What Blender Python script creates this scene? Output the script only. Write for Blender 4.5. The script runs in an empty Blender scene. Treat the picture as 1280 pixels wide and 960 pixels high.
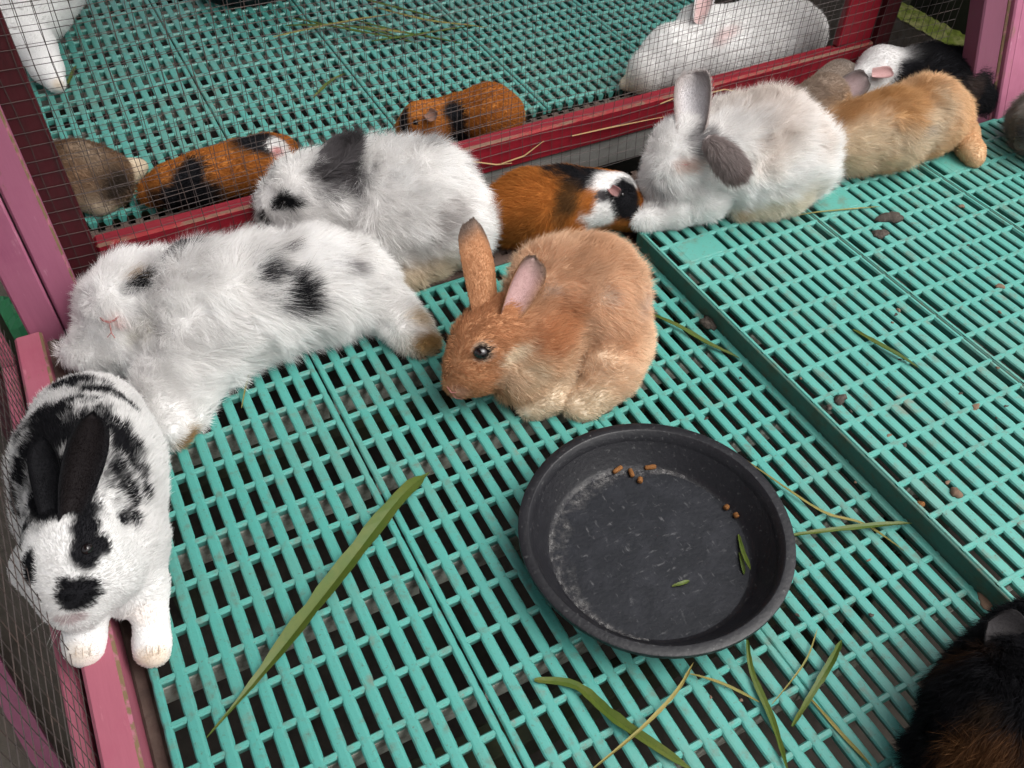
import bpy, math, random
import numpy as np
from mathutils import Vector, Matrix
rng = np.random.default_rng(7); random.seed(7)
sc = bpy.context.scene; col = sc.collection
S = 0.022                     # one slat pitch of the plastic floor, in metres; lengths below are in slat pitches

# ---------------------------------------------------------------- camera
FPX = 1105.0; YAW, PIT, ROL = .5057, .8125, .0302; CAM = np.array([5.0144, -21.427, 36.3285])
_f = np.array([math.sin(YAW)*math.cos(PIT), math.cos(YAW)*math.cos(PIT), -math.sin(PIT)])
_r = np.array([math.cos(YAW), -math.sin(YAW), 0]); _u = np.cross(_r, _f)
_r, _u = math.cos(ROL)*_r + math.sin(ROL)*_u, -math.sin(ROL)*_r + math.cos(ROL)*_u
RC = np.array([_r, _u, _f])
cd = bpy.data.cameras.new('camera'); cam = bpy.data.objects.new('camera', cd); col.objects.link(cam)
cd.sensor_width = 36; cd.lens = 36*FPX/1280; cd.clip_start = .01; cd.clip_end = 200
M = Matrix.Identity(4)
for i in range(3):
    M[i][0], M[i][1], M[i][2], M[i][3] = _r[i], _u[i], -_f[i], CAM[i]*S
cam.matrix_world = M; sc.camera = cam

# ---------------------------------------------------------------- light
SUN_EL, SUN_AZ = 58, -48        # azimuth from +x towards +y
wd = bpy.data.worlds.new('World'); sc.world = wd; wd.use_nodes = True
wn = wd.node_tree.nodes; wl = wd.node_tree.links
sky = wn.new('ShaderNodeTexSky'); sky.sky_type = 'NISHITA'; sky.sun_disc = False
sky.sun_elevation = math.radians(SUN_EL); sky.sun_rotation = math.radians(90-SUN_AZ)
sky.dust_density = 6; sky.air_density = .7; sky.ozone_density = .6
hs = wn.new('ShaderNodeHueSaturation'); hs.inputs['Saturation'].default_value = .2      # thin overcast
wl.new(sky.outputs[0], hs.inputs['Color']); wl.new(hs.outputs[0], wn['Background'].inputs[0]); wn['Background'].inputs[1].default_value = .15
sl = bpy.data.lights.new('sun', 'SUN'); sl.energy = 1.05; sl.angle = math.radians(60); sl.color = (1, .95, .88)
so = bpy.data.objects.new('sun', sl); col.objects.link(so)
sd = Vector((math.cos(math.radians(SUN_AZ))*math.cos(math.radians(SUN_EL)), math.sin(math.radians(SUN_AZ))*math.cos(math.radians(SUN_EL)), math.sin(math.radians(SUN_EL))))
so.rotation_euler = sd.to_track_quat('Z', 'Y').to_euler(); so.location = (2, 0, 3)
vs = sc.view_settings; vs.view_transform = 'Standard'; vs.look = 'None'; vs.exposure = 0.8; vs.gamma = 1; vs.use_curve_mapping = False

# ---------------------------------------------------------------- pixel -> place
def ray(px, py):
    return np.array([(px-640)/FPX, -(py-480)/FPX, 1.]) @ RC        # depth 1 along the view axis
def P(px, py, z=0.):
    d = ray(px, py); return CAM + d*((z-CAM[2])/d[2])
def PD(px, py, depth):
    return CAM + ray(px, py)*depth
def depth_of(p): return float((np.asarray(p)-CAM) @ RC[2])
def ball(px, py, rpx, lift=0., base=0.):
    z = base+lift+2
    for _ in range(30):
        p = P(px, py, z); r = rpx*depth_of(p)/FPX; z = base+lift+r
    return P(px, py, z), r

# ---------------------------------------------------------------- noise (numpy)
def _h(i):
    v = np.sin(i[..., 0]*127.1+i[..., 1]*311.7+i[..., 2]*74.7)*43758.5453
    return v-np.floor(v)
def vnoise(p, s=1., seed=0.):
    q = np.asarray(p)*s+seed*17.3+100; i = np.floor(q); f = q-i; f = f*f*(3-2*f); o = 0
    for a in (0, 1):
        for b in (0, 1):
            for c in (0, 1):
                w = (f[..., 0] if a else 1-f[..., 0])*(f[..., 1] if b else 1-f[..., 1])*(f[..., 2] if c else 1-f[..., 2])
                o = o+w*_h(i+np.array([a, b, c]))
    return o
def nvec(p, s, seed): return np.stack([vnoise(p, s, seed+k*3.1)-.5 for k in range(3)], -1)*2
def unit(v): return v/np.maximum(np.linalg.norm(v, axis=-1, keepdims=True), 1e-9)
def sstep(a, b, x):
    t = np.clip((x-a)/(b-a), 0, 1); return t*t*(3-2*t)

# ---------------------------------------------------------------- materials
def mat(name, base, rough=.6, noise=None, spec=.5, bump=None, trans=0, attr=False):
    """noise: list of (scale, lo, hi, colour, factor, detail, stretch)"""
    m = bpy.data.materials.new(name); m.use_nodes = True; N = m.node_tree.nodes; L = m.node_tree.links
    b = N['Principled BSDF']; b.inputs['Roughness'].default_value = rough; b.inputs['Specular IOR Level'].default_value = spec
    if attr:
        a = N.new('ShaderNodeAttribute'); a.attribute_name = 'Col'; src = a.outputs['Color']
    else:
        rgb = N.new('ShaderNodeRGB'); rgb.outputs[0].default_value = (*base, 1); src = rgb.outputs[0]
    geo = N.new('ShaderNodeNewGeometry')
    for k, (scale, lo, hi, c, fac, det, st) in enumerate(noise or []):
        mp = N.new('ShaderNodeMapping'); mp.inputs['Scale'].default_value = st; mp.inputs['Location'].default_value = (k*3.7, k*1.3, k*2.1)
        L.new(geo.outputs['Position'], mp.inputs[0])
        n = N.new('ShaderNodeTexNoise'); n.inputs['Scale'].default_value = scale; n.inputs['Detail'].default_value = det; n.inputs['Roughness'].default_value = .65
        L.new(mp.outputs[0], n.inputs['Vector'])
        r = N.new('ShaderNodeMapRange'); r.inputs[1].default_value = lo; r.inputs[2].default_value = hi; r.inputs[4].default_value = fac
        L.new(n.outputs['Fac'], r.inputs[0])
        mx = N.new('ShaderNodeMixRGB'); L.new(r.outputs[0], mx.inputs[0]); L.new(src, mx.inputs[1]); mx.inputs[2].default_value = (*c, 1); src = mx.outputs[0]
    L.new(src, b.inputs['Base Color'])
    if bump:
        n = N.new('ShaderNodeTexNoise'); n.inputs['Scale'].default_value = bump[0]; n.inputs['Detail'].default_value = 6
        mp = N.new('ShaderNodeMapping'); mp.inputs['Scale'].default_value = bump[2] if len(bump) > 2 else (1, 1, 1)
        L.new(geo.outputs['Position'], mp.inputs[0]); L.new(mp.outputs[0], n.inputs['Vector'])
        bp = N.new('ShaderNodeBump'); bp.inputs['Strength'].default_value = bump[1]; bp.inputs['Distance'].default_value = .002
        L.new(n.outputs['Fac'], bp.inputs['Height']); L.new(bp.outputs[0], b.inputs['Normal'])
    if trans:
        t = N.new('ShaderNodeBsdfTranslucent'); L.new(src, t.inputs[0]); ms = N.new('ShaderNodeMixShader'); ms.inputs[0].default_value = trans
        L.new(b.outputs[0], ms.inputs[1]); L.new(t.outputs[0], ms.inputs[2]); L.new(ms.outputs[0], N['Material Output'].inputs[0])
    return m
I3 = (1, 1, 1)
TEAL = (.055, .25, .215)
m_teal = mat('teal_plastic', TEAL, .42, [(9, .45, .75, (.065, .255, .225), .7, 3, I3), (4.5, .50, .62, (.085, .20, .165), .5, 6, I3), (60, .54, .68, (.09, .10, .075), .6, 6, I3), (240, .60, .70, (.06, .05, .035), .7, 4, I3), (22, .62, .72, (.16, .12, .085), .5, 7, I3)], .45, (300, .15))
m_tealpale = mat('pale_teal_plastic', (.068, .265, .225), .45, [(9, .45, .75, (.09, .285, .25), .7, 3, I3), (5.5, .50, .62, (.11, .22, .185), .5, 6, I3), (50, .54, .68, (.11, .12, .09), .6, 6, I3), (240, .60, .70, (.07, .06, .04), .7, 4, I3), (20, .62, .72, (.19, .14, .10), .5, 7, I3)], .45, (300, .15))  # slightly paler teal for the raised panels
m_tealbar = mat('teal_crossbar', (.075, .275, .235), .33, [(70, .5, .68, (.11, .12, .095), .6, 6, I3), (300, .60, .7, (.18, .175, .15), .7, 4, I3)], .4, (300, .15))
m_tealdirtshade = mat('dirty_shaded_teal_plastic', (.04, .11, .09), .55, [(30, .48, .66, (.06, .07, .045), .8, 6, I3), (120, .58, .7, (.10, .08, .05), .6, 5, I3)], .3, (200, .2))  # dirt plus the side wall's shade, both put into the base colour
m_rib = mat('grimy_rib', (.34, .36, .32), .8, [(90, .42, .7, (.12, .10, .085), .85, 6, I3), (40, .5, .7, (.42, .44, .39), .6, 5, I3)], .2, (300, .4))
m_pink = mat('pink_paint', (.31, .10, .165), .55, [(14, .5, .72, (.27, .075, .14), .7, 5, I3), (35, .60, .67, (.17, .10, .06), .8, 8, (1, 1, .45)), (90, .62, .68, (.45, .22, .28), .6, 6, (1, 1, .2)), (5, .55, .7, (.40, .14, .22), .6, 4, I3)], .35, (60, .5, (1, 1, .15)))
m_rosepink = mat('rose_paint', (.31, .088, .125), .55, [(14, .5, .72, (.28, .06, .10), .7, 5, I3), (35, .60, .67, (.15, .09, .055), .8, 8, (1, .45, 1)), (90, .62, .68, (.42, .16, .2), .6, 6, (1, .2, 1))], .35, (60, .5, (1, .15, 1)))
m_pinkshaded = mat('shaded_pink_paint', (.14, .044, .074), .6, [(12, .45, .7, (.10, .032, .054), .7, 6, (1, 1, .4)), (60, .63, .7, (.10, .07, .05), .6, 6, I3)], .3, (60, .5, (1, 1, .15)))  # pink of the leaning post with the shade on its front painted in
m_pinkedge = mat('worn_pink_edge', (.15, .10, .055), .8, [(45, .5, .6, (.36, .11, .18), .8, 6, I3)], .2, (120, .5))
m_red = mat('red_paint', (.19, .007, .016), .45, [(20, .5, .7, (.11, .004, .010), .7, 5, (1, 6, 6)), (60, .62, .7, (.20, .10, .06), .5, 6, (.3, 2, 2))], .4, (60, .4, (.15, 1, 1)))
m_darkred = mat('dark_red_paint', (.045, .004, .007), .5, [(25, .5, .7, (.022, .003, .004), .7, 5, (3, 3, .6))], .35, (60, .4, (1, 1, .15)))
m_wornred = mat('worn_red_edge', (.16, .085, .06), .7, [(40, .48, .58, (.26, .012, .02), .85, 6, (.5, 1, 1))], .2, (120, .4))
m_brown = mat('brown_board', (.085, .058, .048), .85, [(40, .45, .7, (.05, .036, .03), .8, 6, I3), (16, .55, .7, (.14, .11, .09), .5, 5, I3)], .2, (150, .5))
m_grey = mat('grey_board', (.20, .20, .19), .85, [(30, .45, .7, (.10, .095, .085), .8, 6, (.4, 1, 1))], .2, (90, .4))
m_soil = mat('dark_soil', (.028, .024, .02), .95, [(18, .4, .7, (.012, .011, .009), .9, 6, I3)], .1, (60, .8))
m_conc = mat('concrete', (.12, .105, .085), .9, [(10, .4, .7, (.07, .058, .046), .8, 7, I3), (60, .55, .7, (.06, .055, .045), .6, 6, I3)], .2, (120, .7))
m_block = mat('concrete_block', (.16, .14, .12), .95, [(40, .4, .65, (.11, .09, .07), .85, 7, I3)], .1, (80, .9))
m_moss = mat('moss', (.07, .09, .015), .95, [(40, .45, .65, (.16, .15, .07), .8, 6, I3)], .1, (120, .9))
m_darkwood = mat('dark_wood', (.02, .022, .014), .9, [(10, .45, .7, (.035, .04, .018), .7, 5, (1, 1, .2))], .2, (60, .5))
m_black = mat('black_plastic', (.006, .006, .008), .45, [(22, .5, .75, (.012, .012, .015), .7, 6, I3), (200, .60, .70, (.10, .10, .10), .5, 7, I3)], .35, (220, .25))
m_bowlfloor = mat('scuffed_black_plastic', (.006, .007, .010), .6, [(30, .45, .7, (.017, .018, .023), .8, 6, I3), (160, .60, .70, (.11, .11, .115), .5, 8, (1, .35, 1)), (160, .61, .70, (.10, .10, .105), .5, 8, (.35, 1, 1))], .25, (200, .3))
m_chalk = mat('dried_feed_dust', (.20, .195, .19), .95, [(60, .36, .58, (.035, .035, .04), .95, 8, I3), (300, .45, .6, (.03, .03, .035), .8, 6, I3)], .1, (200, .5))
N_ = m_chalk.node_tree.nodes; L_ = m_chalk.node_tree.links
a_ = N_.new('ShaderNodeAttribute'); a_.attribute_name = 'Col'; n_ = N_.new('ShaderNodeTexNoise'); n_.inputs['Scale'].default_value = 130; n_.inputs['Detail'].default_value = 7; g_ = N_.new('ShaderNodeNewGeometry'); L_.new(g_.outputs['Position'], n_.inputs['Vector'])
r_ = N_.new('ShaderNodeMapRange'); r_.inputs[1].default_value = .36; r_.inputs[2].default_value = .62; L_.new(n_.outputs['Fac'], r_.inputs[0]); x_ = N_.new('ShaderNodeMath'); x_.operation = 'MULTIPLY'; L_.new(a_.outputs['Fac'], x_.inputs[0]); L_.new(r_.outputs[0], x_.inputs[1]); L_.new(x_.outputs[0], N_['Principled BSDF'].inputs['Alpha'])
m_wire = mat('rusty_wire', (.04, .03, .028), .7, [(30, .5, .7, (.075, .045, .035), .7, 4, I3)], .4)
m_fur = mat('fur', (1, 1, 1), .85, None, .05, None, .5, True)
m_skin = mat('hide', (1, 1, 1), .9, None, .08, None, 0, True)
m_ear = mat('ear_skin', (1, 1, 1), .7, None, .2, None, .2, True)
m_eye = mat('eye', (.006, .004, .004), .06, None, .6)
m_nose = mat('nose_skin', (.30, .11, .10), .55)
m_toe = mat('toe_crease_brown', (.42, .32, .24), .9)
m_pinkskin = mat('pink_skin', (.55, .25, .24), .6)
m_grass = mat('grass_blade', (.06, .098, .012), .5, [(30, .4, .7, (.10, .115, .02), .8, 4, I3), (260, .5, .7, (.05, .08, .012), .6, 4, I3)], .35, None, .2)
m_grassdry = mat('dry_grass', (.24, .20, .06), .65, [(40, .4, .7, (.16, .17, .045), .8, 4, (1, 1, 1))], .3, None, .2)
m_hay = mat('hay', (.26, .17, .08), .7, None, .2)
m_pellet = mat('feed_pellet', (.17, .07, .02), .8, [(200, .4, .7, (.10, .045, .015), .8, 5, I3)], .2, (400, .5))
m_dung = mat('droppings', (.05, .042, .036), .9, [(150, .5, .7, (.12, .10, .085), .6, 5, I3)], .1, (300, .8))
m_mud = mat('dried_mud', (.15, .10, .07), .9, None, .1)
m_green = mat('green_sheet', (.02, .16, .06), .5, [(20, .4, .7, (.01, .09, .04), .8, 4, I3)], .3)

# ---------------------------------------------------------------- objects
def tag(o, label=None, cat=None, group=None, kind=None):
    for k, v in (('label', label), ('category', cat), ('group', group), ('kind', kind)):
        if v: o[k] = v
    return o
def thing(name, loc, label, cat, group=None):
    o = bpy.data.objects.new(name, None); col.objects.link(o); o.location = [float(c)*S for c in loc]; o.empty_display_size = .02
    return tag(o, label, cat, group)
def meshdata(name, v, f, m, cols=None, smooth=False, mi=None):
    me = bpy.data.meshes.new(name); v = np.asarray(v, float)*S
    me.from_pydata(v.tolist(), [], [list(map(int, q)) for q in f]) if not isinstance(f, np.ndarray) else npmesh(me, v, f)
    for x in (m if isinstance(m, (list, tuple)) else [m]): me.materials.append(x)
    if cols is not None:
        a = me.color_attributes.new('Col', 'FLOAT_COLOR', 'POINT')
        c4 = np.ones((len(v), 4), np.float32); c4[:, :3] = cols; a.data.foreach_set('color', c4.ravel())
    if smooth: me.polygons.foreach_set('use_smooth', np.ones(len(me.polygons), bool))
    if mi is not None: me.polygons.foreach_set('material_index', np.asarray(mi, np.int32))
    me.update(); return me
def npmesh(me, v, f):
    """f: (n,k) array with k = 3 or 4"""
    n, k = f.shape
    me.vertices.add(len(v)); me.vertices.foreach_set('co', v.astype(np.float32).ravel())
    me.loops.add(n*k); me.loops.foreach_set('vertex_index', f.astype(np.int32).ravel())
    me.polygons.add(n); me.polygons.foreach_set('loop_start', np.arange(0, n*k, k, dtype=np.int32))
    me.update(calc_edges=True)
def obj(name, me, parent=None, loc=None):
    o = bpy.data.objects.new(name, me); col.objects.link(o)
    if parent: o.parent = parent
    if loc is not None: o.location = [float(c)*S for c in loc]
    return o
def put(name, v, f, m, parent=None, **k):
    """verts in world slat pitches; origin at the parent or at the base centre of the mesh"""
    v = np.asarray(v, float)
    if parent: org = np.array(parent.location)/S; return obj(name, meshdata(name, v-org, f, m, **k), parent)
    org = (v.min(0)+v.max(0))/2; org[2] = v[:, 2].min()
    return obj(name, meshdata(name, v-org, f, m, **k), None, org)
BF = [(0, 3, 2, 1), (4, 5, 6, 7), (0, 1, 5, 4), (1, 2, 6, 5), (2, 3, 7, 6), (3, 0, 4, 7)]
def boxv(x0, x1, y0, y1, z0, z1):
    return [(x0, y0, z0), (x1, y0, z0), (x1, y1, z0), (x0, y1, z0), (x0, y0, z1), (x1, y0, z1), (x1, y1, z1), (x0, y1, z1)]
def cbox(x0, x1, y0, y1, z0, z1, c=.1):
    """box with chamfered edges as the hull of three slightly smaller boxes"""
    import bmesh
    bm = bmesh.new()
    vs_ = [bm.verts.new(p) for p in boxv(x0, x1, y0, y1, z0, z1)]
    for q in BF: bm.faces.new([vs_[i] for i in q])
    bmesh.ops.bevel(bm, geom=bm.edges[:], offset=c, segments=1, affect='EDGES', profile=.5)
    bm.verts.index_update()
    v = [tuple(x.co) for x in bm.verts]; f = [[x.index for x in q.verts] for q in bm.faces]
    big = [0 if (abs(q.normal.x) > .9 or abs(q.normal.y) > .9 or abs(q.normal.z) > .9) else 1 for q in bm.faces]
    bm.free(); return v, f, big
def extrude(sections):
    """list of equal-length rings -> closed tube"""
    n = len(sections[0]); v = [p for s in sections for p in s]; f = []
    for a in range(len(sections)-1):
        for i in range(n):
            j = (i+1) % n; f.append((a*n+i, a*n+j, (a+1)*n+j, (a+1)*n+i))
    f.append(tuple(range(n))[::-1]); f.append(tuple((len(sections)-1)*n+i for i in range(n)))
    return v, f
def tube(pts, rad, n=5, flat=1.):
    pts = [np.asarray(p, float) for p in pts]; rad = rad if hasattr(rad, '__len__') else [rad]*len(pts); secs = []
    for i, p in enumerate(pts):
        d = unit(pts[min(i+1, len(pts)-1)]-pts[max(i-1, 0)])
        a = unit(np.cross(d, [0, 0, 1]) if abs(d[2]) < .95 else np.cross(d, [1, 0, 0])); b = np.cross(a, d)
        secs.append([p+rad[i]*(math.cos(t)*a+flat*math.sin(t)*b) for t in np.linspace(0, 2*math.pi, n, endpoint=False)])
    return extrude(secs)

# ---------------------------------------------------------------- slatted floor panels
ROW = 2.118
_cache = {}
def slat_mesh(y0, y1, rows, w, m):
    key = ('s', y0, y1, tuple(rows), w, m.name)
    if key in _cache: return _cache[key]
    ys = sorted(set([y0, y1]+[r+d for r in rows for d in (-.34, 0, .34) if y0 < r+d < y1])); secs = []
    for y in ys:
        near = min(abs(y-r) for r in rows); k = w*(.88 if near < .1 else 1.)
        secs.append([(k*.55, y, -.50), (k, y, -.10), (k-.06, y, -.02), (k*.45, y, 0), (-k*.45, y, 0), (-k+.06, y, -.02), (-k, y, -.10), (-k*.55, y, -.50)])
    v, f = extrude(secs); f = [q[::-1] for q in f]
    _cache[key] = meshdata('slat', v, f, m); return _cache[key]
def bar_mesh(x0, x1, w, zt, zb, m, name):
    key = (name, round(x0, 3), round(x1, 3), w, zt, zb)
    if key in _cache: return _cache[key]
    secs = [[(x, -w*.6, zb), (x, -w, zt-.13), (x, -w*.55, zt-.02), (x, w*.55, zt-.02), (x, w, zt-.13), (x, w*.6, zb)] for x in (x0, x1)]
    v, f = extrude(secs); f = [q[::-1] for q in f]
    _cache[key] = meshdata(name, v, f, m); return _cache[key]
def panel(name, x0, ytop, z, nslat, pitch, rows, ybot, label, group, ribs=(), skirt=False, patch=False, bumps=0., hw=.285, rot=0., ms=None, ef=.68, bz=-.015):
    ms = ms or m_teal
    t = thing(name, (x0, ytop, z), label, 'floor panel', group); t.rotation_euler.z = rot
    rows = [round(r-ytop, 3) for r in rows]; L0 = ybot-ytop; xe = (nslat-1)*pitch
    for i in range(nslat):
        edge = i in (0, nslat-1)
        obj('slat', slat_mesh(round(L0, 3), -.12, rows, hw*(ef if edge else 1.), ms), t, (i*pitch, 0, 0))
    for k, r in enumerate(rows):
        obj('crossbar', bar_mesh(-.1, xe+.1+bumps, .165, bz, -.55, m_tealbar, 'crossbar'), t, (0, r, 0))
        if ribs and (k-ribs[0]) % ribs[1] == 0:
            obj('rib', bar_mesh(-.05, xe+.05, .10, -.55, -2.0, m_rib, 'rib'), t, (0, r, 0))
    obj('end_bar', bar_mesh(-.2, xe+.2, .17, 0.015, -.7, m_teal, 'end_bar'), t, (0, 0, 0))
    if patch:
        v, f, _ = cbox(pitch*1.12, pitch*3.88, rows[1]+.12, rows[0]-.12, -.5, .012, .05)
        obj('blank_plate', meshdata('blank_plate', v, f, ms), t)
    if skirt:
        v, f, _ = cbox(-.30, -.16, L0, .18, -2.2, .01, .04); obj('side_wall', meshdata('side_wall', v, f, m_tealdirtshade), t)
    return t
rows_l = [-ROW*j for j in range(-8, 10)]
G1 = 'slatted panels of the lower near floor'
low = ['teal slatted floor panel beside the pink floor rail, long grass blade lying across it',
       'teal slatted floor panel carrying most of the black bowl and the ginger rabbit',
       'teal slatted floor panel sunk against the dark side of the raised floor']
panel('plastic_grate', 0, 18.3, 0, 13, 1, rows_l, -20.2, low[0], G1, (2, 3))
panel('plastic_grate', 12.48, 18.3, 0, 13, 1, rows_l, -20.2, low[1], G1, (2, 3))
panel('plastic_grate', 24.91, 18.3, .012, 11, .982, [r+.05 for r in rows_l], -20.2, low[2], G1, (2, 3), bumps=.22, ef=.9)
RZ = 1.1
G2 = 'slatted panels of the raised floor'
hi = ['raised teal slatted panel whose dark green side faces the lower floor',
      'raised teal slatted panel with a dark dropping heap near its blank plate',
      'raised teal slatted panel reaching the pink post, under the tan rabbit foot']
rows_h = [16.1-ROW*(j+.93) for j in range(14)]
for k in range(3):
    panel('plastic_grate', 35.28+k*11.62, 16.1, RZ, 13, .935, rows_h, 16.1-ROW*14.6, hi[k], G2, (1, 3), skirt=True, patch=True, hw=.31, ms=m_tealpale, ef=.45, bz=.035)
G3 = 'slatted panels beyond the wire fence'
FZ = -.6
far = ['teal slatted panel behind the wire fence under the brown rabbit and white rabbit paw',
       'teal slatted panel behind the wire fence with a black bowl on it',
       'teal slatted panel behind the wire fence strewn with green grass stems',
       'teal slatted panel behind the wire fence beside the white rabbit',
       'teal slatted panel behind the wire fence under the sprawling white rabbit']
rows_f = [36.2+ROW*j for j in range(0, 24)][::-1]
for k in range(5):
    panel('plastic_grate', 2.35+k*12.3, 36.2+ROW*23.6, FZ, 13, .985, rows_f, 35.4, far[k], G3, (1, 4))

# ---------------------------------------------------------------- ground and timber
def sheet(name, x0, x1, y0, y1, z, m, n=1):
    o = put(name, [(x0, y0, z), (x1, y0, z), (x1, y1, z), (x0, y1, z)], [(0, 1, 2, 3)], m); o['kind'] = 'structure'; return o
GZ = -14
sheet('ground', -3000, 3000, -3000, 3000, GZ-.3, m_conc)
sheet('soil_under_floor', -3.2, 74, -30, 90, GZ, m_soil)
def beam(name, x0, x1, y0, y1, z0, z1, m, label, cat, group=None, c=.12):
    v, f, b = cbox(x0, x1, y0, y1, z0, z1, c); o = put(name, v, f, m, mi=b if isinstance(m, (list, tuple)) else None)
    return tag(o, label, cat, group)
# bearers that carry the floors
for k, (a, b) in enumerate(((-.3, 35), (35.2, 70.2))):
    for y in (12, -8):
        t = thing('trestle', ((a+b)/2, y, GZ), 'dark timber trestle carrying the %s floor below its %s' % (('lower', 'raised')[k], ('end near the fence', 'open end away from the fence')[y < 0]), 'trestle', 'trestles under the near floors')
        zt = (-2.02, -1.12)[k]
        put('beam', *cbox(a, b, y-.8, y+.8, zt-1.8, zt, .08)[:2], m_darkwood, t)
        for x in (a+1.5, b-1.5): put('leg', *cbox(x-.7, x+.7, y-.7, y+.7, GZ, zt-1.8, .08)[:2], m_darkwood, t)
for y in (40, 78):
    t = thing('trestle', (32, y, GZ), 'dark timber trestle carrying the %s of the floor beyond the fence' % ('edge nearest the red rail' if y < 50 else 'outer edge'), 'trestle', 'trestles under the far floor')
    put('beam', *cbox(1.5, 64, y-.8, y+.8, FZ-3.8, FZ-2.02, .08)[:2], m_darkwood, t)
    for x in (3, 33, 62): put('leg', *cbox(x-.7, x+.7, y-.7, y+.7, GZ, FZ-3.8, .08)[:2], m_darkwood, t)
# perforated dirty boards behind the floors
def perforated(name, x0, x1, y0, y1, z, label):
    xs = [x0]; ys = [y0]
    while xs[-1] < x1-1: xs += [xs[-1]+.52, xs[-1]+1.0]
    while ys[-1] < y1-1.1: ys += [ys[-1]+.75, ys[-1]+1.12]
    v = [(x, y, z) for x in xs for y in ys]+[(x, y, z-.45) for x in xs for y in ys]; f = []; n = len(ys); N = len(xs)*n
    hole = lambda i, j: i % 2 == 1 and j % 2 == 1
    for i in range(len(xs)-1):
        for j in range(n-1):
            a = i*n+j
            if hole(i, j) :
                for p, q in ((a, a+n), (a+n, a+n+1), (a+n+1, a+1), (a+1, a)): f.append((p, q, q+N, p+N))
            else: f.append((a, a+n, a+n+1, a+1))
    for j in range(n-1): f += [(j, j+1, j+1+N, j+N)]; a = (len(xs)-1)*n+j; f += [(a, a+N, a+1+N, a+1)]
    for i in range(len(xs)-1): f += [(i*n, i*n+N, i*n+n+N, i*n+n)]; a = i*n+n-1; f += [(a, a+n, a+n+N, a+N)]
    return tag(put(name, v, f, m_brown), label, 'board')
perforated('perforated_board', -2, 36, 18.55, 25.1, -.05, 'dirt brown perforated board between the lower slats and the fence')
perforated('perforated_board', 34.8, 66, 16.4, 25.1, -.35, 'dirt brown perforated board behind the raised slats along the fence')
perforated('perforated_board', 2, 64, 26.9, 35.1, -.75, 'dirt brown perforated board just beyond the red fence rail')

# red framed wire fence
fx0, fx1, fy = 1.5, 64.8, 25.4
fence = thing('wire_fence', ((fx0+fx1)/2, fy+.6, -.2), 'red timber framed wire mesh fence dividing the two pens', 'fence')
v, f, b = cbox(fx0+1.82, fx1-1.6, fy, fy+1.2, 2.0, 4.4, .16)
# only the upper front edge is worn to bare wood
mi = []
vv = np.array(v)
for q in f:
    c = vv[list(q)].mean(0); mi.append(1 if (c[1] < fy+.16 and c[2] > 4.25) else 0)
put('rail', v, f, [m_red, m_wornred], fence, mi=mi)
v, f, b = cbox(fx0+1.82, fx1-1.6, fy+.25, fy+.9, -.2, 2.0, .05); put('kick_board', v, f, m_grey, fence)
v, f, b = cbox(fx0, fx0+1.8, fy-.05, fy+1.3, -.2, 30, .1); put('post', v, f, m_darkred, fence)
v, f, b = cbox(fx1-1.6, fx1, fy-.05, fy+1.3, -.2, 30, .1); put('post', v, f, m_darkred, fence)
v, f, b = cbox(fx1-5.2, fx1-1.65, fy+.5, fy+1.1, 4.45, 30, .1); put('side_board', v, f, m_red, fence)
def wires(x0, x1, z0, z1, pitch, at, seed, r=.023):
    """square mesh in (s,z); at(s,z) -> place"""
    rg = np.random.default_rng(seed); V = []; F = []; n = 3
    def strand(pts):
        v, f = tube(pts, r, 3); o = len(V); V.extend(v); F.extend([tuple(i+o for i in q) for q in f])
    def wob(s, z): return .10*math.sin(s*.37+seed)+.08*math.sin(z*.5+s*.21+seed*2), .07*math.sin(z*.9+s*.13+seed)
    s = x0
    while s < x1:
        js = rg.normal(0, .05); strand([at(s+js+wob(s, z)[1], z+wob(s, z)[0]) for z in np.linspace(z0, z1, 12)]); s += pitch
    z = z0+.1
    while z < z1:
        jz = rg.normal(0, .05); strand([at(q+wob(q, z)[1], z+jz+wob(q, z)[0]) for q in np.linspace(x0, x1, 44)]); z += pitch
    return V, F
V, F = wires(fx0, 72, 0, 21, .80, lambda s, z: (s, fy-.13+.04*math.sin(s*.8), z), 3)
put('wire_mesh', V, F, m_wire, fence)['kind'] = 'stuff'
V, F = wires(fx0+.4, fx1, 4.2, 21, .82, lambda s, z: (s+.02*z, fy+1.38+.05*math.sin(s*.6), z), 8, .018)
put('wire_mesh', V, F, m_wire, fence)['kind'] = 'stuff'

# pink posts, rails
t = thing('pink_post', (0, 24.6, GZ), 'thick pink painted corner post of two boards with a dark joint', 'post')
v, f, b = cbox(.12, 1.7, 24.0, 25.2, GZ, 24, .12); vv = np.array(v)
mi = [1 if (vv[list(q)].mean(0)[0] > 1.58 and vv[list(q)].mean(0)[1] < 24.12) else 0 for q in f]
put('board', v, f, [m_pink, m_pinkedge], t, mi=mi)
v, f, b = cbox(-1.75, .02, 23.9, 25.1, GZ, 24, .12); put('board', v, f, m_pink, t)
t = thing('pink_rail', (-1.8, 0, -1.6), 'pink painted floor rail under the paws of the black spotted rabbit', 'rail')
v, f, b = cbox(-2.5, -1.02, -26, 23.8, -1.6, 1.0, .14); vv = np.array(v)
mi = [1 if (vv[list(q)].mean(0)[0] > -1.16 and vv[list(q)].mean(0)[2] > .86) else 0 for q in f]
put('beam', v, f, [m_rosepink, m_pinkedge], t, mi=mi)
beam('side_sill', -1.0, -.32, -26, 23.8, -1.6, -.9, m_brown, 'dirty dark board in the gap between pink rail and slats', 'board')
side = thing('side_fence', (-3, 0, -2), 'pink framed wire mesh side wall left of the black spotted rabbit', 'fence')
put('bottom_rail', *cbox(-3.6, -2.86, -26, 23.8, -2, 0, .1)[:2], m_rosepink, side)
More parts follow.
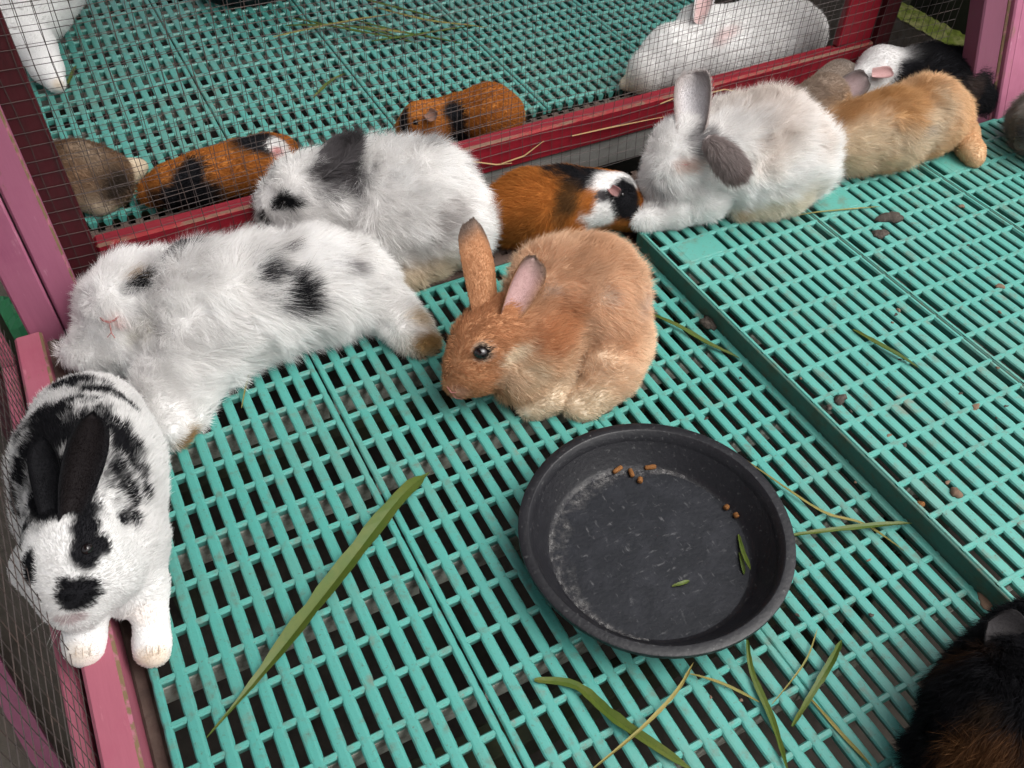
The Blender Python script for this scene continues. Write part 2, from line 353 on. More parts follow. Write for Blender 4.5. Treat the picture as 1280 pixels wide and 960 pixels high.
for k in range(3): put('board', *cbox(-3.5, -2.9, -26+k*16.6, -9.5+k*16.6, 24, 58, .1)[:2], m_rosepink, side)  # unseen upper boards added to block sky light from the left
for y in (-26, 22.6): put('upright', *cbox(-3.55, -2.85, y, y+1, 0, 24, .1)[:2], m_rosepink, side)
V, F = wires(-26, 23.6, 0, 22, .80, lambda s, z: (-2.68+.05*math.sin(s*.5), s, z), 5, .022)
put('wire_mesh', V, F, m_wire, side)['kind'] = 'stuff'
a, b_ = P(-10, 835, GZ+.8), P(75, 985, GZ+.8); d = unit(b_-a); nrm = np.array([-d[1], d[0], 0])*.55
v = [a-d*6-nrm, b_+d*4-nrm, b_+d*4+nrm, a-d*6+nrm]; v = [p*[1, 1, 0]+[0, 0, GZ-.28] for p in v]+[p*[1, 1, 0]+[0, 0, GZ+.7] for p in v]
tag(put('plank', v, BF, m_pink), 'pink plank lying on the concrete outside the side mesh', 'plank')
a, b_ = P(-20, 440, GZ+2), P(45, 600, GZ+2); d = unit(b_-a); nrm = np.array([-d[1], d[0], 0])*.8
v = [a-nrm, b_-nrm, b_+nrm, a+nrm]; v = [p*[1, 1, 0]+[0, 0, GZ-.28] for p in v]+[p*[1, 1, 0]+[0, 0, GZ+2] for p in v]
tag(put('plank', v, BF, m_darkred), 'dark red plank outside the side mesh near the pink corner post', 'plank')
# green sheet outside
c = P(5, 385, GZ+3); xs = np.linspace(-5, 3, 14); ys = np.linspace(-3.2, 4, 12); v = []
for x in xs:
    for y in ys: v.append((c[0]+x, c[1]+y, GZ+.2+2.6*math.exp(-(x*x+y*y)/14)+.35*math.sin(x*2.1+y)+.3*math.sin(y*2.7)))
v += [(p[0], p[1], p[2]-.12) for p in v]; n = len(ys); N = len(xs)*n
f = [(i*n+j, i*n+n+j, i*n+n+j+1, i*n+j+1) for i in range(len(xs)-1) for j in range(n-1)]
f += [tuple(k+N for k in q[::-1]) for q in f]
tag(put('plastic_sheet', v, f, m_green), 'crumpled green plastic sheet outside behind the pink corner post', 'sheet')
# right leaning post
t = thing('leaning_pink_post', (67.5, 16.6, 0), 'leaning pink post with painted-in front shade at the back of the raised floor', 'post')
def slant(x0, x1, y0, y1, z0, z1, ly, lx=0):
    v, f, b = cbox(x0, x1, y0, y1, z0, z1, .12); return [(p[0]+lx*(p[2]-1), p[1]+ly*(p[2]-1), p[2]) for p in v], f
put('board', *slant(65.6, 68.1, 16.45, 17.9, -14, 26, .30), m_pinkshaded, t)
put('edge_strip', *slant(68.1, 68.35, 16.35, 17.9, -14, 26, .30), m_pinkedge, t)
put('board', *slant(68.36, 69.2, 16.0, 17.9, -14, 26, .30), m_pink, t)
put('board', *slant(69.3, 71.5, 16.2, 17.9, -14, 26, .30), m_pink, t)
# mossy kerb, and a dark wall added to stand in for deep shade
t = thing('concrete_kerb', (76.5, 32, GZ), 'grey concrete kerb with mossy top behind the black guinea pig', 'kerb')
put('block', *cbox(75, 78, 20, 46, GZ-.2, .8, .15)[:2], m_block, t)
rg = np.random.default_rng(4); v = []; f = []
xs = np.linspace(74.95, 78.02, 9); ys = np.linspace(20, 46, 70)
for x in xs:
    for y in ys: v.append((x, y, .82+.18*rg.random()))
n = len(ys); f = [(i*n+j, i*n+n+j, i*n+n+j+1, i*n+j+1) for i in range(len(xs)-1) for j in range(n-1)]
put('moss', v, f, m_moss, t)
t = thing('shade_wall', (90, 40, GZ), 'dark plank wall added as deep shade beyond the mossy kerb', 'wall')
for k in range(12): put('plank', *cbox(88+.1*(k % 2), 89, 10+k*6, 15.9+k*6, GZ-.25, 40, .1)[:2], m_darkwood, t)

t = thing('shade_roof', (32, 60, 50), 'weathered board roof added out of view to shade the pens', 'roof')  # unseen roof added to dim the far pen and the left side
for k in range(13): put('plank', *cbox(-24+k*9, -24+k*9+8.9, 36, 100, 50+.02*(k % 2), 50.8+.02*(k % 2), .1)[:2], m_darkwood, t)
for k in range(5): put('plank', *cbox(-24+k*7.2, -24+k*7.2+7.1, -48, 35.9, 50.9+.02*(k % 2), 51.7+.02*(k % 2), .1)[:2], m_darkwood, t)
for x in (-6, 80):
    for y in (38, 98): put('post', *cbox(x-1, x+1, y-1, y+1, GZ-.2, 50, .1)[:2], m_darkwood, t)
# ---------------------------------------------------------------- bowls
def lathe(prof, c, n=72, wob=0.):
    v = []; f = []
    for r, z in prof:
        for k in range(n):
            a = 2*math.pi*k/n; rr = r*(1+wob*math.sin(2*a+1)+wob*.5*math.sin(5*a)); v.append((c[0]+rr*math.cos(a), c[1]+rr*math.sin(a), c[2]+z))
    for i in range(len(prof)-1):
        for k in range(n):
            l = (k+1) % n; f.append((i*n+k, i*n+l, (i+1)*n+l, (i+1)*n+k))
    return v, f
def bowl(c, R, label, dust=True):
    t = thing('feed_bowl', c, label, 'bowl', 'black feed bowls')
    rb = R*.80; h = 2.0*R/6.1
    pf = [(0.0, 0.0), (rb*.93, 0.0), (rb*.98, .05*h), (R*.90, h*.80), (R*.905, h*.84), (R*.99, h*.84), (R*1.0, h*.88), (R*1.0, h*.98), (R*.99, h), (R*.93, h*.99), (R*.92, h*.975), (R*.885, h*.72), (rb*.98, h*.22), (rb*.95, h*.14), (rb*.92, h*.115)]
    V = []; F = []
    for seg in (pf[:4], pf[3:6], pf[5:8], pf[7:10], pf[9:12], pf[11:]):
        v, f = lathe(seg, c, 80, .004); o = len(V); V += v; F += [tuple(i+o for i in q) for q in f]
    put('wall', V, F, m_black, t, smooth=True)
    v, f = lathe([(rb*.925, h*.113), (rb*.5, h*.105), (.01, h*.10)], c, 80, .004); put('bowl_floor', v, f, m_bowlfloor, t, smooth=True)
    if dust:
        v = []; f = []; n = 90; a0, a1 = math.radians(35), math.radians(235)
        for i in range(n):
            a = a0+(a1-a0)*i/(n-1); wv = .75*math.sin(math.pi*i/(n-1))*(.35+1.1*float(vnoise(np.array([i*.22, 0, 0]), 1.))+.3*random.random())
            for r, z in ((rb*.955, h*.165), (rb*.925, h*.123), (rb*.925-wv, h*.117)): v.append((c[0]+r*math.cos(a), c[1]+r*math.sin(a), c[2]+z))
        f = [(3*i+j, 3*i+3+j, 3*i+4+j, 3*i+1+j) for i in range(n-1) for j in (0, 1)]
        put('feed_dust', v, f, m_chalk, t, cols=np.array([[(.7, .9, 0)[i % 3]]*3 for i in range(len(v))]))
    return t, h
BC = np.array([22.45, -4.15, .02]); BR = 6.4
bw, bh = bowl(BC, BR, 'large round black feed bowl standing on the near slatted floor')
bowl(P(308, -22, 0)*[1, 1, 0]+[0, 0, FZ+.02], 5.6, 'black feed bowl beyond the wire fence beside scattered grass', False)

# ---------------------------------------------------------------- animals
WHITE = np.array((.88, .87, .86)); CREAM = np.array((.70, .59, .45)); BLACK = np.array((.012, .012, .014)); GREY = np.array((.13, .12, .125))
ORANGE = np.array((.40, .15, .035)); GINGER = np.array((.73, .51, .35)); RUST = np.array((.50, .26, .135)); TAN = np.array((.55, .33, .16)); PINK = np.array((.58, .30, .29)); STAIN = np.array((.42, .27, .12))
def surface_nets(F, org, h):
    ins = F < 0; sh = np.array(F.shape)-1; acc = np.zeros((*sh, 3)); cnt = np.zeros(sh)
    def sub(A, o): return A[o[0]:o[0]+sh[0], o[1]:o[1]+sh[1], o[2]:o[2]+sh[2]]
    for ax in range(3):
        o1, o2 = [k for k in range(3) if k != ax]
        for a in (0, 1):
            for b in (0, 1):
                o = [0, 0, 0]; o[o1] = a; o[o2] = b; q = list(o); q[ax] = 1
                A, B = sub(F, o), sub(F, q); cr = (A < 0) != (B < 0); t = np.where(cr, A/np.where(cr, A-B, 1), 0)
                for k in range(3): acc[..., k] += np.where(cr, o[k]+(t if k == ax else 0), 0)
                cnt += cr
    act = cnt > 0; idx = -np.ones(sh, int); idx[act] = np.arange(act.sum())
    ijk = np.argwhere(act); V = org+h*(ijk+acc[act]/cnt[act][:, None]); Q = []
    for ax in range(3):
        b, c = [(1, 2), (2, 0), (0, 1)][ax]
        n = np.array(F.shape); n[ax] -= 1
        s0 = [slice(0, n[k]) for k in range(3)]; s1 = list(s0); s1[ax] = slice(1, n[ax]+1)
        A, B = ins[tuple(s0)], ins[tuple(s1)]; e = np.argwhere(A != B); e = e[(e[:, b] > 0) & (e[:, c] > 0) & (e[:, b] < sh[b]) & (e[:, c] < sh[c])]
        fl = A[e[:, 0], e[:, 1], e[:, 2]]
        def cell(db, dc):
            g = e.copy(); g[:, b] -= db; g[:, c] -= dc; return idx[g[:, 0], g[:, 1], g[:, 2]]
        q = np.stack([cell(1, 1), cell(0, 1), cell(0, 0), cell(1, 0)], 1); q[~fl] = q[~fl][:, ::-1]; Q.append(q)
    return V, np.concatenate(Q)

class Animal:
    def __init__(s, name, label, cat, base=0., fur=.5, colour=WHITE, n=24000, k=.22, lift=.55, width=.036, h=.17, jitter=.09, tuft=.5, group=None):
        n = int(n*2.1); width = width*.72
        s.__dict__.update(locals()); s.prims = []; s.patches = []; s.ears = []; s.extra = []; s.flow = None
    def chain(s, pts, fur=1., col=None, base=None):
        bs = [ball(*p, base=s.base if base is None else base) if len(p) == 4 else ball(*p, 0., base=s.base if base is None else base) for p in pts]
        if len(bs) == 1: bs = bs*2
        for (a, ra), (b, rb) in zip(bs[:-1], bs[1:]): s.prims.append((a, b, ra, rb, fur, s.colour if col is None else col))
        return bs
    def balls3(s, pts, fur=1., col=None):
        if len(pts) == 1: pts = pts*2
        for (a, ra), (b, rb) in zip(pts[:-1], pts[1:]): s.prims.append((np.asarray(a), np.asarray(b), ra, rb, fur, s.colour if col is None else col))
    def dists(s, p):
        out = []
        for a, b, ra, rb, fu, c in s.prims:
            ab = b-a; L = ab@ab; t = np.clip(((p-a)@ab)/L, 0, 1) if L > 1e-9 else np.zeros(p.shape[:-1])
            out.append(np.linalg.norm(p-a-t[..., None]*ab, axis=-1)-(ra+t*(rb-ra)))
        return np.stack(out, 0)
    def sdf(s, p):
        d = s.dists(p); m = d.min(0); return m-s.k*np.log(np.exp(-(d-m)/s.k).sum(0))
    def grad(s, p):
        e = .03; return unit(np.stack([s.sdf(p+np.eye(3)[i]*e)-s.sdf(p-np.eye(3)[i]*e) for i in range(3)], -1))
    def hit(s, px, py):
        d = unit(ray(px, py)); t = 15.; best = (1e9, None)
        for _ in range(160):
            p = CAM+d*t; v = float(s.sdf(p[None])[0])
            if v < best[0]: best = (v, p)
            if v < .01: return p
            t += max(v*.8, .02)
            if t > 160: break
        return best[1]
    def patch(s, px, py, r, c, soft=.35, noise=.5, ns=1.2, mott=0., sx=1., ang=0., amt=1.):
        """coat patch at the place of the coat seen at a pixel; r in pixels; sx stretches it across the coat"""
        p = s.hit(px, py); r = r*depth_of(p)/FPX; n = s.grad(p[None])[0]
        a = math.cos(ang)*RC[0]+math.sin(ang)*RC[1]; a = unit(a-(a@n)*n); s.patches.append((p, r, np.asarray(c), soft, noise, ns, mott, sx, a, amt)); return p
    def colour_at(s, p, w):
        c = (w[..., None]*np.stack([q[5] for q in s.prims], 0)[:, None, :]).sum(0)
        for P_, r, cc, soft, nz, ns, mott, sx, a, amt in s.patches:
            d = p-P_; al = d@a; dd = np.sqrt(np.maximum((d*d).sum(-1)-al*al, 0)+(al/sx)**2)/r
            dd = dd+nz*(vnoise(p, ns, len(s.prims)+r)-.5)+nz*.6*(vnoise(p, ns*2.6, r)-.5)
            wt = 1-sstep(1-soft, 1+soft, dd)
            if mott: wt = wt*sstep(.5-mott, .62-mott*.6, vnoise(p, 1.5, r+2)*.6+vnoise(p, 3.2, r)*.4)
            c = c+(wt*amt)[..., None]*(cc-c)
        return c
    def weights(s, p):
        d = s.dists(p); w = np.exp(-(d-d.min(0))/.30); return w/w.sum(0)
    def ear(s, base, tip, width, face, co, ci, cup=.35, tipcol=None, fl=.10, notch=.42, part='ear'):
        s.ears.append((np.asarray(base), np.asarray(tip), width, np.asarray(face, float), np.asarray(co), np.asarray(ci), cup, tipcol, fl, notch, part))
    def build(s):
        lo = np.min([np.minimum(a-ra, b-rb) for a, b, ra, rb, _, _ in s.prims], 0)-.6; hi_ = np.max([np.maximum(a+ra, b+rb) for a, b, ra, rb, _, _ in s.prims], 0)+.6
        h = s.h; n = np.ceil((hi_-lo)/h).astype(int)+1
        g = np.stack(np.meshgrid(*[lo[k]+h*np.arange(n[k]) for k in range(3)], indexing='ij'), -1)
        F = s.sdf(g.reshape(-1, 3)).reshape(n)
        V, Q = surface_nets(F, lo, h)
        s.root = thing(s.name, ((lo[0]+hi_[0])/2, (lo[1]+hi_[1])/2, s.base), s.label, s.cat, s.group)
        W = s.weights(V); C = s.colour_at(V, W)*.9
        put('body', V, Q, m_skin, s.root, cols=C, smooth=True)
        head = s.flow[0]; tail = s.flow[1]; fl = unit(np.asarray(tail)-np.asarray(head))
        # coat
        q = V[Q]; ar = np.linalg.norm(np.cross(q[:, 2]-q[:, 0], q[:, 3]-q[:, 1]), axis=1)*.5
        pick = s.rnd().choice(len(Q), s.n, p=ar/ar.sum()); R_ = s.rnd(1).random((s.n, 2)); u, w_ = R_[:, :1], R_[:, 1:]
        p = (q[pick, 0]*(1-u)+q[pick, 1]*u)*(1-w_)+(q[pick, 3]*(1-u)+q[pick, 2]*u)*w_
        nn = s.grad(p); W = s.weights(p)
        L = s.fur*(W*np.array([x[4] for x in s.prims])[:, None]).sum(0)
        ft = unit(fl-(nn@fl)[:, None]*nn+nvec(p, .55, 3)*.8); pc = p-ft*(L*.6*s.rnd(3).random(len(p)))[:, None]
        C = s.colour_at(pc, s.weights(pc))
        L = s.fur*(W*np.array([x[4] for x in s.prims])[:, None]).sum(0)
        parts = [s.strands(p, nn, L, C, fl)]
        for e in s.ears: parts.append(s.make_ear(e))
        v = []; f = []; c = []; o = 0
        for a, b, d in parts: v.append(a); f.append(b+o); c.append(d); o += len(a)
        put('fur', np.concatenate(v), np.concatenate(f), m_fur, s.root, cols=np.concatenate(c))['kind'] = 'stuff'
        for fn in s.extra: fn()
        return s.root
    def rnd(s, k=0): return np.random.default_rng(abs(hash(s.name+str(len(s.prims)))) % 1000+k if False else len(s.prims)*31+k+s.n % 97)
    def strands(s, p, n, L, C, fl, lift=None, width=None, tuft=None):
        N = len(p); rg = s.rnd(5); lift = s.lift if lift is None else lift; tuft = s.tuft if tuft is None else tuft; width = width or s.width
        t = fl-(n@fl)[:, None]*n+.0*n; t = t+np.array([0, 0, -.25])-((n@np.array([0, 0, -.25]))[:, None])*n
        q = np.clip(L/.5, .22, 1)[:, None]
        big = (nvec(p, .55, 3)*tuft+nvec(p, 1.9, 9)*tuft*.9)*q
        t = unit(t+big-((big*n).sum(1))[:, None]*n+rg.normal(0, .16, (N, 3))*q)
        lf = lift*(.45+.55*q)
        d = unit(n*lf+t*(1-lf*.45)+rg.normal(0, .12, (N, 3))*q)
        L = L*(.65+.6*rg.random(N))*(.75+.5*vnoise(p, 1.2, 5)); L = L[:, None]
        d2 = unit(d+t*.55+np.array([0, 0, -.12])+nvec(p, 3.5, 4)*.35*q)
        side = unit(np.cross(d, n+rg.normal(0, .45, (N, 3)))); w = width*(.7+.6*rg.random((N, 1)))
        w = np.minimum(w, L*.22)
        r0 = p-n*.05; m_ = p+d*L*.42; tp = m_+d2*L*.63
        v = np.stack([r0, m_-side*w*.5, m_+side*w*.5, tp], 1)
        i = np.arange(N)[:, None]*4
        f = np.concatenate([i+np.array([0, 1, 2]), i+np.array([1, 3, 2])], 1).reshape(-1, 3)
        cc = C*(1+s.jitter*(rg.random((N, 1))*2-1))*(.92+.16*vnoise(p, .9, 8))[:, None]
        c = np.repeat(np.clip(cc, 0, .92), 4, 0); return v.reshape(-1, 3), f, c
    def make_ear(s, e):
        base, tip, width, face, co, ci, cup, tipcol, flen, notch, part = e
        ax = tip-base; L = np.linalg.norm(ax); ax = ax/L; fc = unit(face-(face@ax)*ax); sd_ = np.cross(ax, fc)
        ns_, nt = 18, 9; T, Sg = np.meshgrid(np.linspace(-1, 1, nt), np.linspace(0, 1, ns_))
        prof = np.where(Sg < .6, notch+(1-notch)*np.sin(np.pi*.5*np.minimum(Sg/.6, 1)), np.sqrt(np.maximum(1-np.abs((Sg-.6)/.4)**2.6, 0.003)))
        w = width*.5*prof
        bend = np.sin(Sg*math.pi)*.05*L
        pos = base+Sg[..., None]*L*ax+(T*w)[..., None]*sd_+((T**2*w*cup*1.6)-bend)[..., None]*fc
        inner = pos; th = .09*np.sin(np.clip(Sg, 0, 1)*math.pi)**.3+.02; outer = pos-(th*(1-.6*np.abs(T)))[..., None]*fc
        v = np.concatenate([inner.reshape(-1, 3), outer.reshape(-1, 3)]); N = ns_*nt; f = []
        for i in range(ns_-1):
            for j in range(nt-1):
                a = i*nt+j; f.append((a, a+1, a+nt+1, a+nt)); f.append((a+N, a+nt+N, a+nt+1+N, a+1+N))
        for i in range(ns_-1):
            a = i*nt; f.append((a, a+nt, a+nt+N, a+N)); a = i*nt+nt-1; f.append((a, a+N, a+nt+N, a+nt))
        for j in range(nt-1):
            a = (ns_-1)*nt+j; f.append((a, a+1, a+1+N, a+N))
        rim = sstep(.62, .95, np.abs(T))[..., None]; cin = ci*(1-rim)+co*rim; cout = np.broadcast_to(co, pos.shape).copy()
        if tipcol is not None:
            k = (sstep(.72, 1., Sg+.12*np.abs(T)))[..., None]; cout = cout*(1-k)+np.asarray(tipcol)*k; cin = cin*(1-k*.6)+np.asarray(tipcol)*k*.6
        C = np.concatenate([cin.reshape(-1, 3), cout.reshape(-1, 3)]); f = np.array(f)
        put(part, v, f, m_ear, s.root, cols=C, smooth=True)
        q = v[f]; ar = np.linalg.norm(np.cross(q[:, 2]-q[:, 0], q[:, 3]-q[:, 1]), axis=1)*.5
        nrm = unit(np.cross(q[:, 2]-q[:, 0], q[:, 3]-q[:, 1])); n = max(300, int(s.n*.14)); rg = s.rnd(11)
        pick = rg.choice(len(f), n, p=ar/ar.sum()); u = rg.random((n, 1)); w_ = rg.random((n, 1))
        p = (q[pick, 0]*(1-u)+q[pick, 1]*u)*(1-w_)+(q[pick, 3]*(1-u)+q[pick, 2]*u)*w_; cq = C[f]
        c = (cq[pick, 0]*(1-u)+cq[pick, 1]*u)*(1-w_)+(cq[pick, 3]*(1-u)+cq[pick, 2]*u)*w_
        nn = nrm[pick]; inside = (pick % 2 == 0); Ls = np.where(inside, flen*.5, flen)
        return s.strands(p, nn, Ls, c, ax, .28, None, .15)
    def eye(s, px, py, rpx, ring=None, sink=.45):
        p = s.hit(px, py); n = s.grad(p[None])[0]; r = rpx*depth_of(p)/FPX
        if ring is not None: s.patches.append((p, r*1.45, np.asarray(ring), .2, .1, 2., 0, 1., RC[0], 1.))
        s.patches.append((p, r*1.2, BLACK, .15, .0, 2., 0, 1., RC[0], 1.))
        def fn():
            c = p-n*r*sink; v = []; f = []; a_ = unit(np.cross(n, [.1, .2, 1])); b_ = np.cross(n, a_); nu, nv = 16, 10
            for i in range(nv+1):
                th = math.pi*i/nv
                for k in range(nu):
                    ph = 2*math.pi*k/nu; v.append(c+r*(1.15*math.sin(th)*math.cos(ph)*a_+math.sin(th)*math.sin(ph)*b_+math.cos(th)*n))
            for i in range(nv):
                for k in range(nu): l = (k+1) % nu; f.append((i*nu+k, (i+1)*nu+k, (i+1)*nu+l, i*nu+l))
            put('eye', v, np.array(f), m_eye, s.root, smooth=True)
        s.extra.append(fn); s.prims_eye = (p, r)
    def line(s, pix, r, m, name, up=.06):
        """thin raised crease (mouth, nostril, closed eye) that follows the skin"""
        pts = []
        for px, py in pix:
            p = s.hit(px, py); pts.append(p+s.grad(p[None])[0]*(r*1.2+up))
        def fn():
            v, f = tube(pts, [r*.6]+[r]*(len(pts)-2)+[r*.6], 5); put(name, v, f, m, s.root)
        s.extra.append(fn)
    def whiskers(s, px, py, n=8, L=2.0, spread=1., c=WHITE):
        p = s.hit(px, py); nn = s.grad(p[None])[0]
        def fn():
            V = []; F = []; rg = s.rnd(21)
            for i in range(n):
                d = unit(nn+rg.normal(0, .45*spread, 3)); q = p+rg.normal(0, .12, 3)
                v, f = tube([q, q+d*L*.5, q+d*L+np.array([0, 0, -.25])], [.007, .005, .002], 3); o = len(V); V += v; F += [tuple(k+o for k in z) for z in f]
            put('whiskers', V, F, m_whisk, s.root)['kind'] = 'stuff'
        s.extra.append(fn)
m_whisk = mat('whisker', (.6, .58, .55), .5)
up_cam = -RC[2]
GA = 'rabbits and guinea pigs resting in the pens'

# -- ginger rabbit
A = Animal('rabbit', 'ginger rabbit with upright ears sitting behind the black bowl', 'rabbit', .0, .85, GINGER, 42000, .25, .62, .036, .16, tuft=.7)
A.chain([(755, 405, 48), (738, 372, 64, .6), (705, 372, 62, .8), (672, 415, 54, .5)])
A.chain([(740, 345, 45, 2.2), (690, 345, 38, 2.4)])
A.chain([(672, 430, 50, .3), (650, 462, 38, .1)], .8, np.array((.60, .41, .26)))
A.chain([(655, 410, 38, 1.9), (622, 412, 37, 2.4), (604, 430, 36, 2.1)], .55, RUST)
A.chain([(604, 430, 36, 2.1), (590, 455, 30, 1.5), (573, 477, 19, 1.2)], .3, RUST)
A.chain([(622, 445, 30, 1.5), (598, 468, 24, 1.0)], .3, RUST)
A.chain([(782, 428, 32, .0), (762, 460, 34), (745, 488, 20), (722, 501, 15)], .6, np.array((.76, .58, .42)))
A.chain([(724, 502, 8), (716, 511, 7)], .3, CREAM); A.chain([(732, 505, 8), (727, 516, 7)], .3, CREAM); A.chain([(742, 503, 8), (740, 514, 7)], .3, CREAM)
A.chain([(690, 470, 26, .2), (684, 498, 16), (668, 509, 10), (660, 513, 8)], .4, CREAM*.92)
A.flow = (P(590, 450, 2.5), P(790, 400, 2.5))
A.patch(700, 400, 24, RUST*1.15, .8, 1., .8); A.patch(688, 425, 22, RUST*1.15, .8, 1., .8); A.patch(730, 320, 36, np.array((.55, .34, .21)), .8, .9, .7); A.patch(780, 430, 22, np.array((.58, .36, .22)), .8, .9, .7)
A.patch(735, 508, 24, CREAM, .6, .6, .8); A.patch(680, 368, 9, np.array((.66, .52, .42)), .5, .3); A.patch(752, 372, 10, np.array((.62, .48, .38)), .6, .5); A.patch(795, 380, 14, np.array((.62, .46, .36)), .6, .5)
A.patch(655, 468, 26, np.array((.64, .52, .38)), .7, .5); A.patch(640, 478, 20, np.array((.6, .45, .32)), .5, .4)
A.patch(572, 491, 12, np.array((.52, .30, .20)), .5, .2); A.patch(640, 445, 9, CREAM, .6, .4, sx=2.5, ang=.7)
A.eye(601, 441, 8.8, np.array((.66, .50, .38)), .12)
d0 = depth_of(A.hit(606, 395))
A.ear(PD(611, 392, d0+.5), PD(592, 273, d0+1.6), 2.0, -up_cam+np.array([-.6, 0, 0]), RUST*.95, np.array((.38, .28, .24)), .35, np.array((.16, .12, .10)), .16, .75)
A.ear(PD(631, 396, d0+.3), PD(667, 321, d0+.7), 1.8, up_cam+.5*RC[0]-.3*RC[1], RUST*.55, np.array((.46, .30, .29)), .55, np.array((.20, .15, .12)), .16, .6)
A.line([(560, 482), (565, 489), (571, 489)], .035, m_nose, 'nose'); A.line([(566, 489), (569, 495), (578, 497)], .025, m_nose, 'mouth')
A.build()

# -- white rabbit with black eye patch (sitting)
A = Animal('rabbit', 'white sitting rabbit with black eye patch and dark grey ear', 'rabbit', -.05, 1.25, WHITE, 44000, .28, .85, .033, .18, tuft=.9, jitter=.05)
A.chain([(556, 280, 48), (532, 263, 61), (493, 259, 57, .4), (455, 256, 48, .7)])
A.chain([(530, 240, 52, 2.), (480, 232, 46, 2.2)])
A.chain([(452, 248, 44, 1.6), (405, 238, 38, 3.0), (382, 240, 36, 3.2)], .8)
A.chain([(382, 240, 36, 3.2), (356, 252, 28, 3.1), (339, 262, 17, 3.0)], .42)
A.chain([(500, 315, 30), (485, 336, 13), (470, 342, 10)], .5, WHITE*.95); A.chain([(540, 325, 22), (516, 344, 12), (500, 349, 10)], .4, CREAM)
A.flow = (P(350, 250, 4), P(580, 270, 3))
A.patch(416, 215, 34, GREY*.9, .4, 1.1, 1.5); A.patch(353, 253, 10, BLACK*1.4, .3, .4, 2.5, 0, 2.0, .2); A.patch(328, 268, 9, GREY*.6, .4, .5)
A.patch(548, 275, 12, np.array((.36, .32, .31)), .8, .8, 1.3, 0, 2.6, 1.2, .6); A.patch(522, 182, 10, GREY*1.5, .8, .8, 1.3, 0, 1.6, -.3, .55); A.patch(578, 200, 12, GREY*1.6, .8, .8, 1.3, 0, 2, -.7, .6)
A.patch(415, 232, 12, GREY, .6, .7, 1.5, 0, 2, 0, .6)
A.eye(353, 254, 5.5)
d0 = depth_of(A.hit(410, 220))
A.ear(PD(400, 222, d0-.4), PD(440, 178, d0+.2), 2.0, up_cam+.7*RC[1]-.3*RC[0], GREY*1.0, GREY*1.1, .35, GREY*.6, 1.1, .5)
A.ear(PD(385, 205, d0+1.2), PD(428, 172, d0+1.8), 1.8, -RC[0]+.5*up_cam, GREY*1.2, GREY*1.4, .3, GREY*.7, .3, .6)
A.whiskers(338, 266, 5, 1.5); A.build()

# -- white rabbit lying on its side
A = Animal('rabbit', 'white fluffy rabbit with black back spots stretched out asleep', 'rabbit', .0, 1.35, WHITE, 66000, .28, .88, .033, .18, tuft=.95, jitter=.05)
A.chain([(215, 387, 54), (265, 384, 66), (325, 372, 61), (395, 357, 54), (434, 357, 47)])
A.chain([(250, 420, 54), (228, 450, 36), (203, 483, 22, .4)], .8)
A.chain([(275, 415, 48), (238, 462, 36), (232, 490, 24)], .9)
A.chain([(205, 375, 50, .8), (172, 368, 42, 1.4), (158, 380, 41, 1.6)], .8)
A.chain([(158, 380, 41, 1.6), (144, 400, 25, 1.9)], .08); A.chain([(150, 392, 26, 1.9), (128, 408, 17, 2.1)], .1); A.chain([(150, 392, 26, 1.9), (157, 412, 17, 2.1)], .1); A.chain([(128, 372, 24, 1.2), (125, 410, 22, 1.2)], .5); A.chain([(165, 412, 22, 1.6), (150, 415, 18, 1.9)], .14)
A.chain([(450, 364, 40), (486, 386, 25), (512, 412, 19), (524, 424, 14)], .45, WHITE*.95)
A.chain([(518, 428, 8), (530, 437, 6)], .3, STAIN*1.2); A.chain([(524, 420, 8), (538, 428, 6)], .3, STAIN*1.2)
A.chain([(200, 480, 24, .4), (208, 515, 18, .2), (218, 540, 17)], .35, WHITE*.95); A.chain([(225, 470, 28), (238, 505, 17), (242, 525, 11)], .5)
A.chain([(165, 440, 22, .6), (120, 438, 17, .8), (88, 440, 12, .9)], .5)
A.flow = (P(150, 390, 2), P(470, 360, 2))
A.patch(338, 358, 25, BLACK*2.5, .35, 1.2, 1.8, .16, 1.3, -.7); A.patch(360, 375, 12, BLACK*2, .5, .8, 1.3, 0, 1.6, -.6)
A.patch(345, 316, 8, GREY*1.3, .7, .7); A.patch(422, 332, 8, GREY*1.6, .7, .6, 1.2, 0, 1.5, -.3, .8); A.patch(330, 285, 16, GREY*.8, .5, .9, 1.4); A.patch(285, 292, 7, GREY, .6, .8)
A.patch(222, 322, 13, GREY*.6, .4, .8, 1.4, 0, 1.7, .4); A.patch(171, 354, 12, BLACK*2, .4, .6, 1.5, 0, 1.6, .5); A.patch(162, 345, 7, STAIN, .6, .5, 1, 0, 1, 0, .7)
A.patch(176, 412, 12, np.array((.74, .70, .55)), .8, .6, 1, 0, 1.8, .5, .4); A.patch(141, 399, 9, np.array((.80, .66, .64)), .8, .3)
A.patch(236, 548, 13, STAIN, .6, .5); A.patch(226, 560, 12, STAIN, .6, .5); A.patch(534, 428, 17, STAIN, .6, .6); A.patch(522, 395, 12, np.array((.6, .5, .38)), .7, .5)
A.line([(130, 396), (134, 400), (140, 402), (146, 399), (150, 394)], .065, m_nose, 'nose', .3); A.line([(140, 402), (141, 408), (142, 414)], .045, m_nose, 'lip', .28); A.line([(138, 419), (142, 414), (146, 420)], .045, m_nose, 'mouth', .28)
A.eye(171, 355, 6, None, .1)
d0 = depth_of(A.hit(200, 345))
A.ear(PD(205, 333, d0+.2), PD(246, 310, d0+.8), 1.7, up_cam+.5*RC[1], GREY*.6, GREY, .2, GREY*.5, .6, .5)
A.whiskers(140, 405, 6, 1.3); A.build()

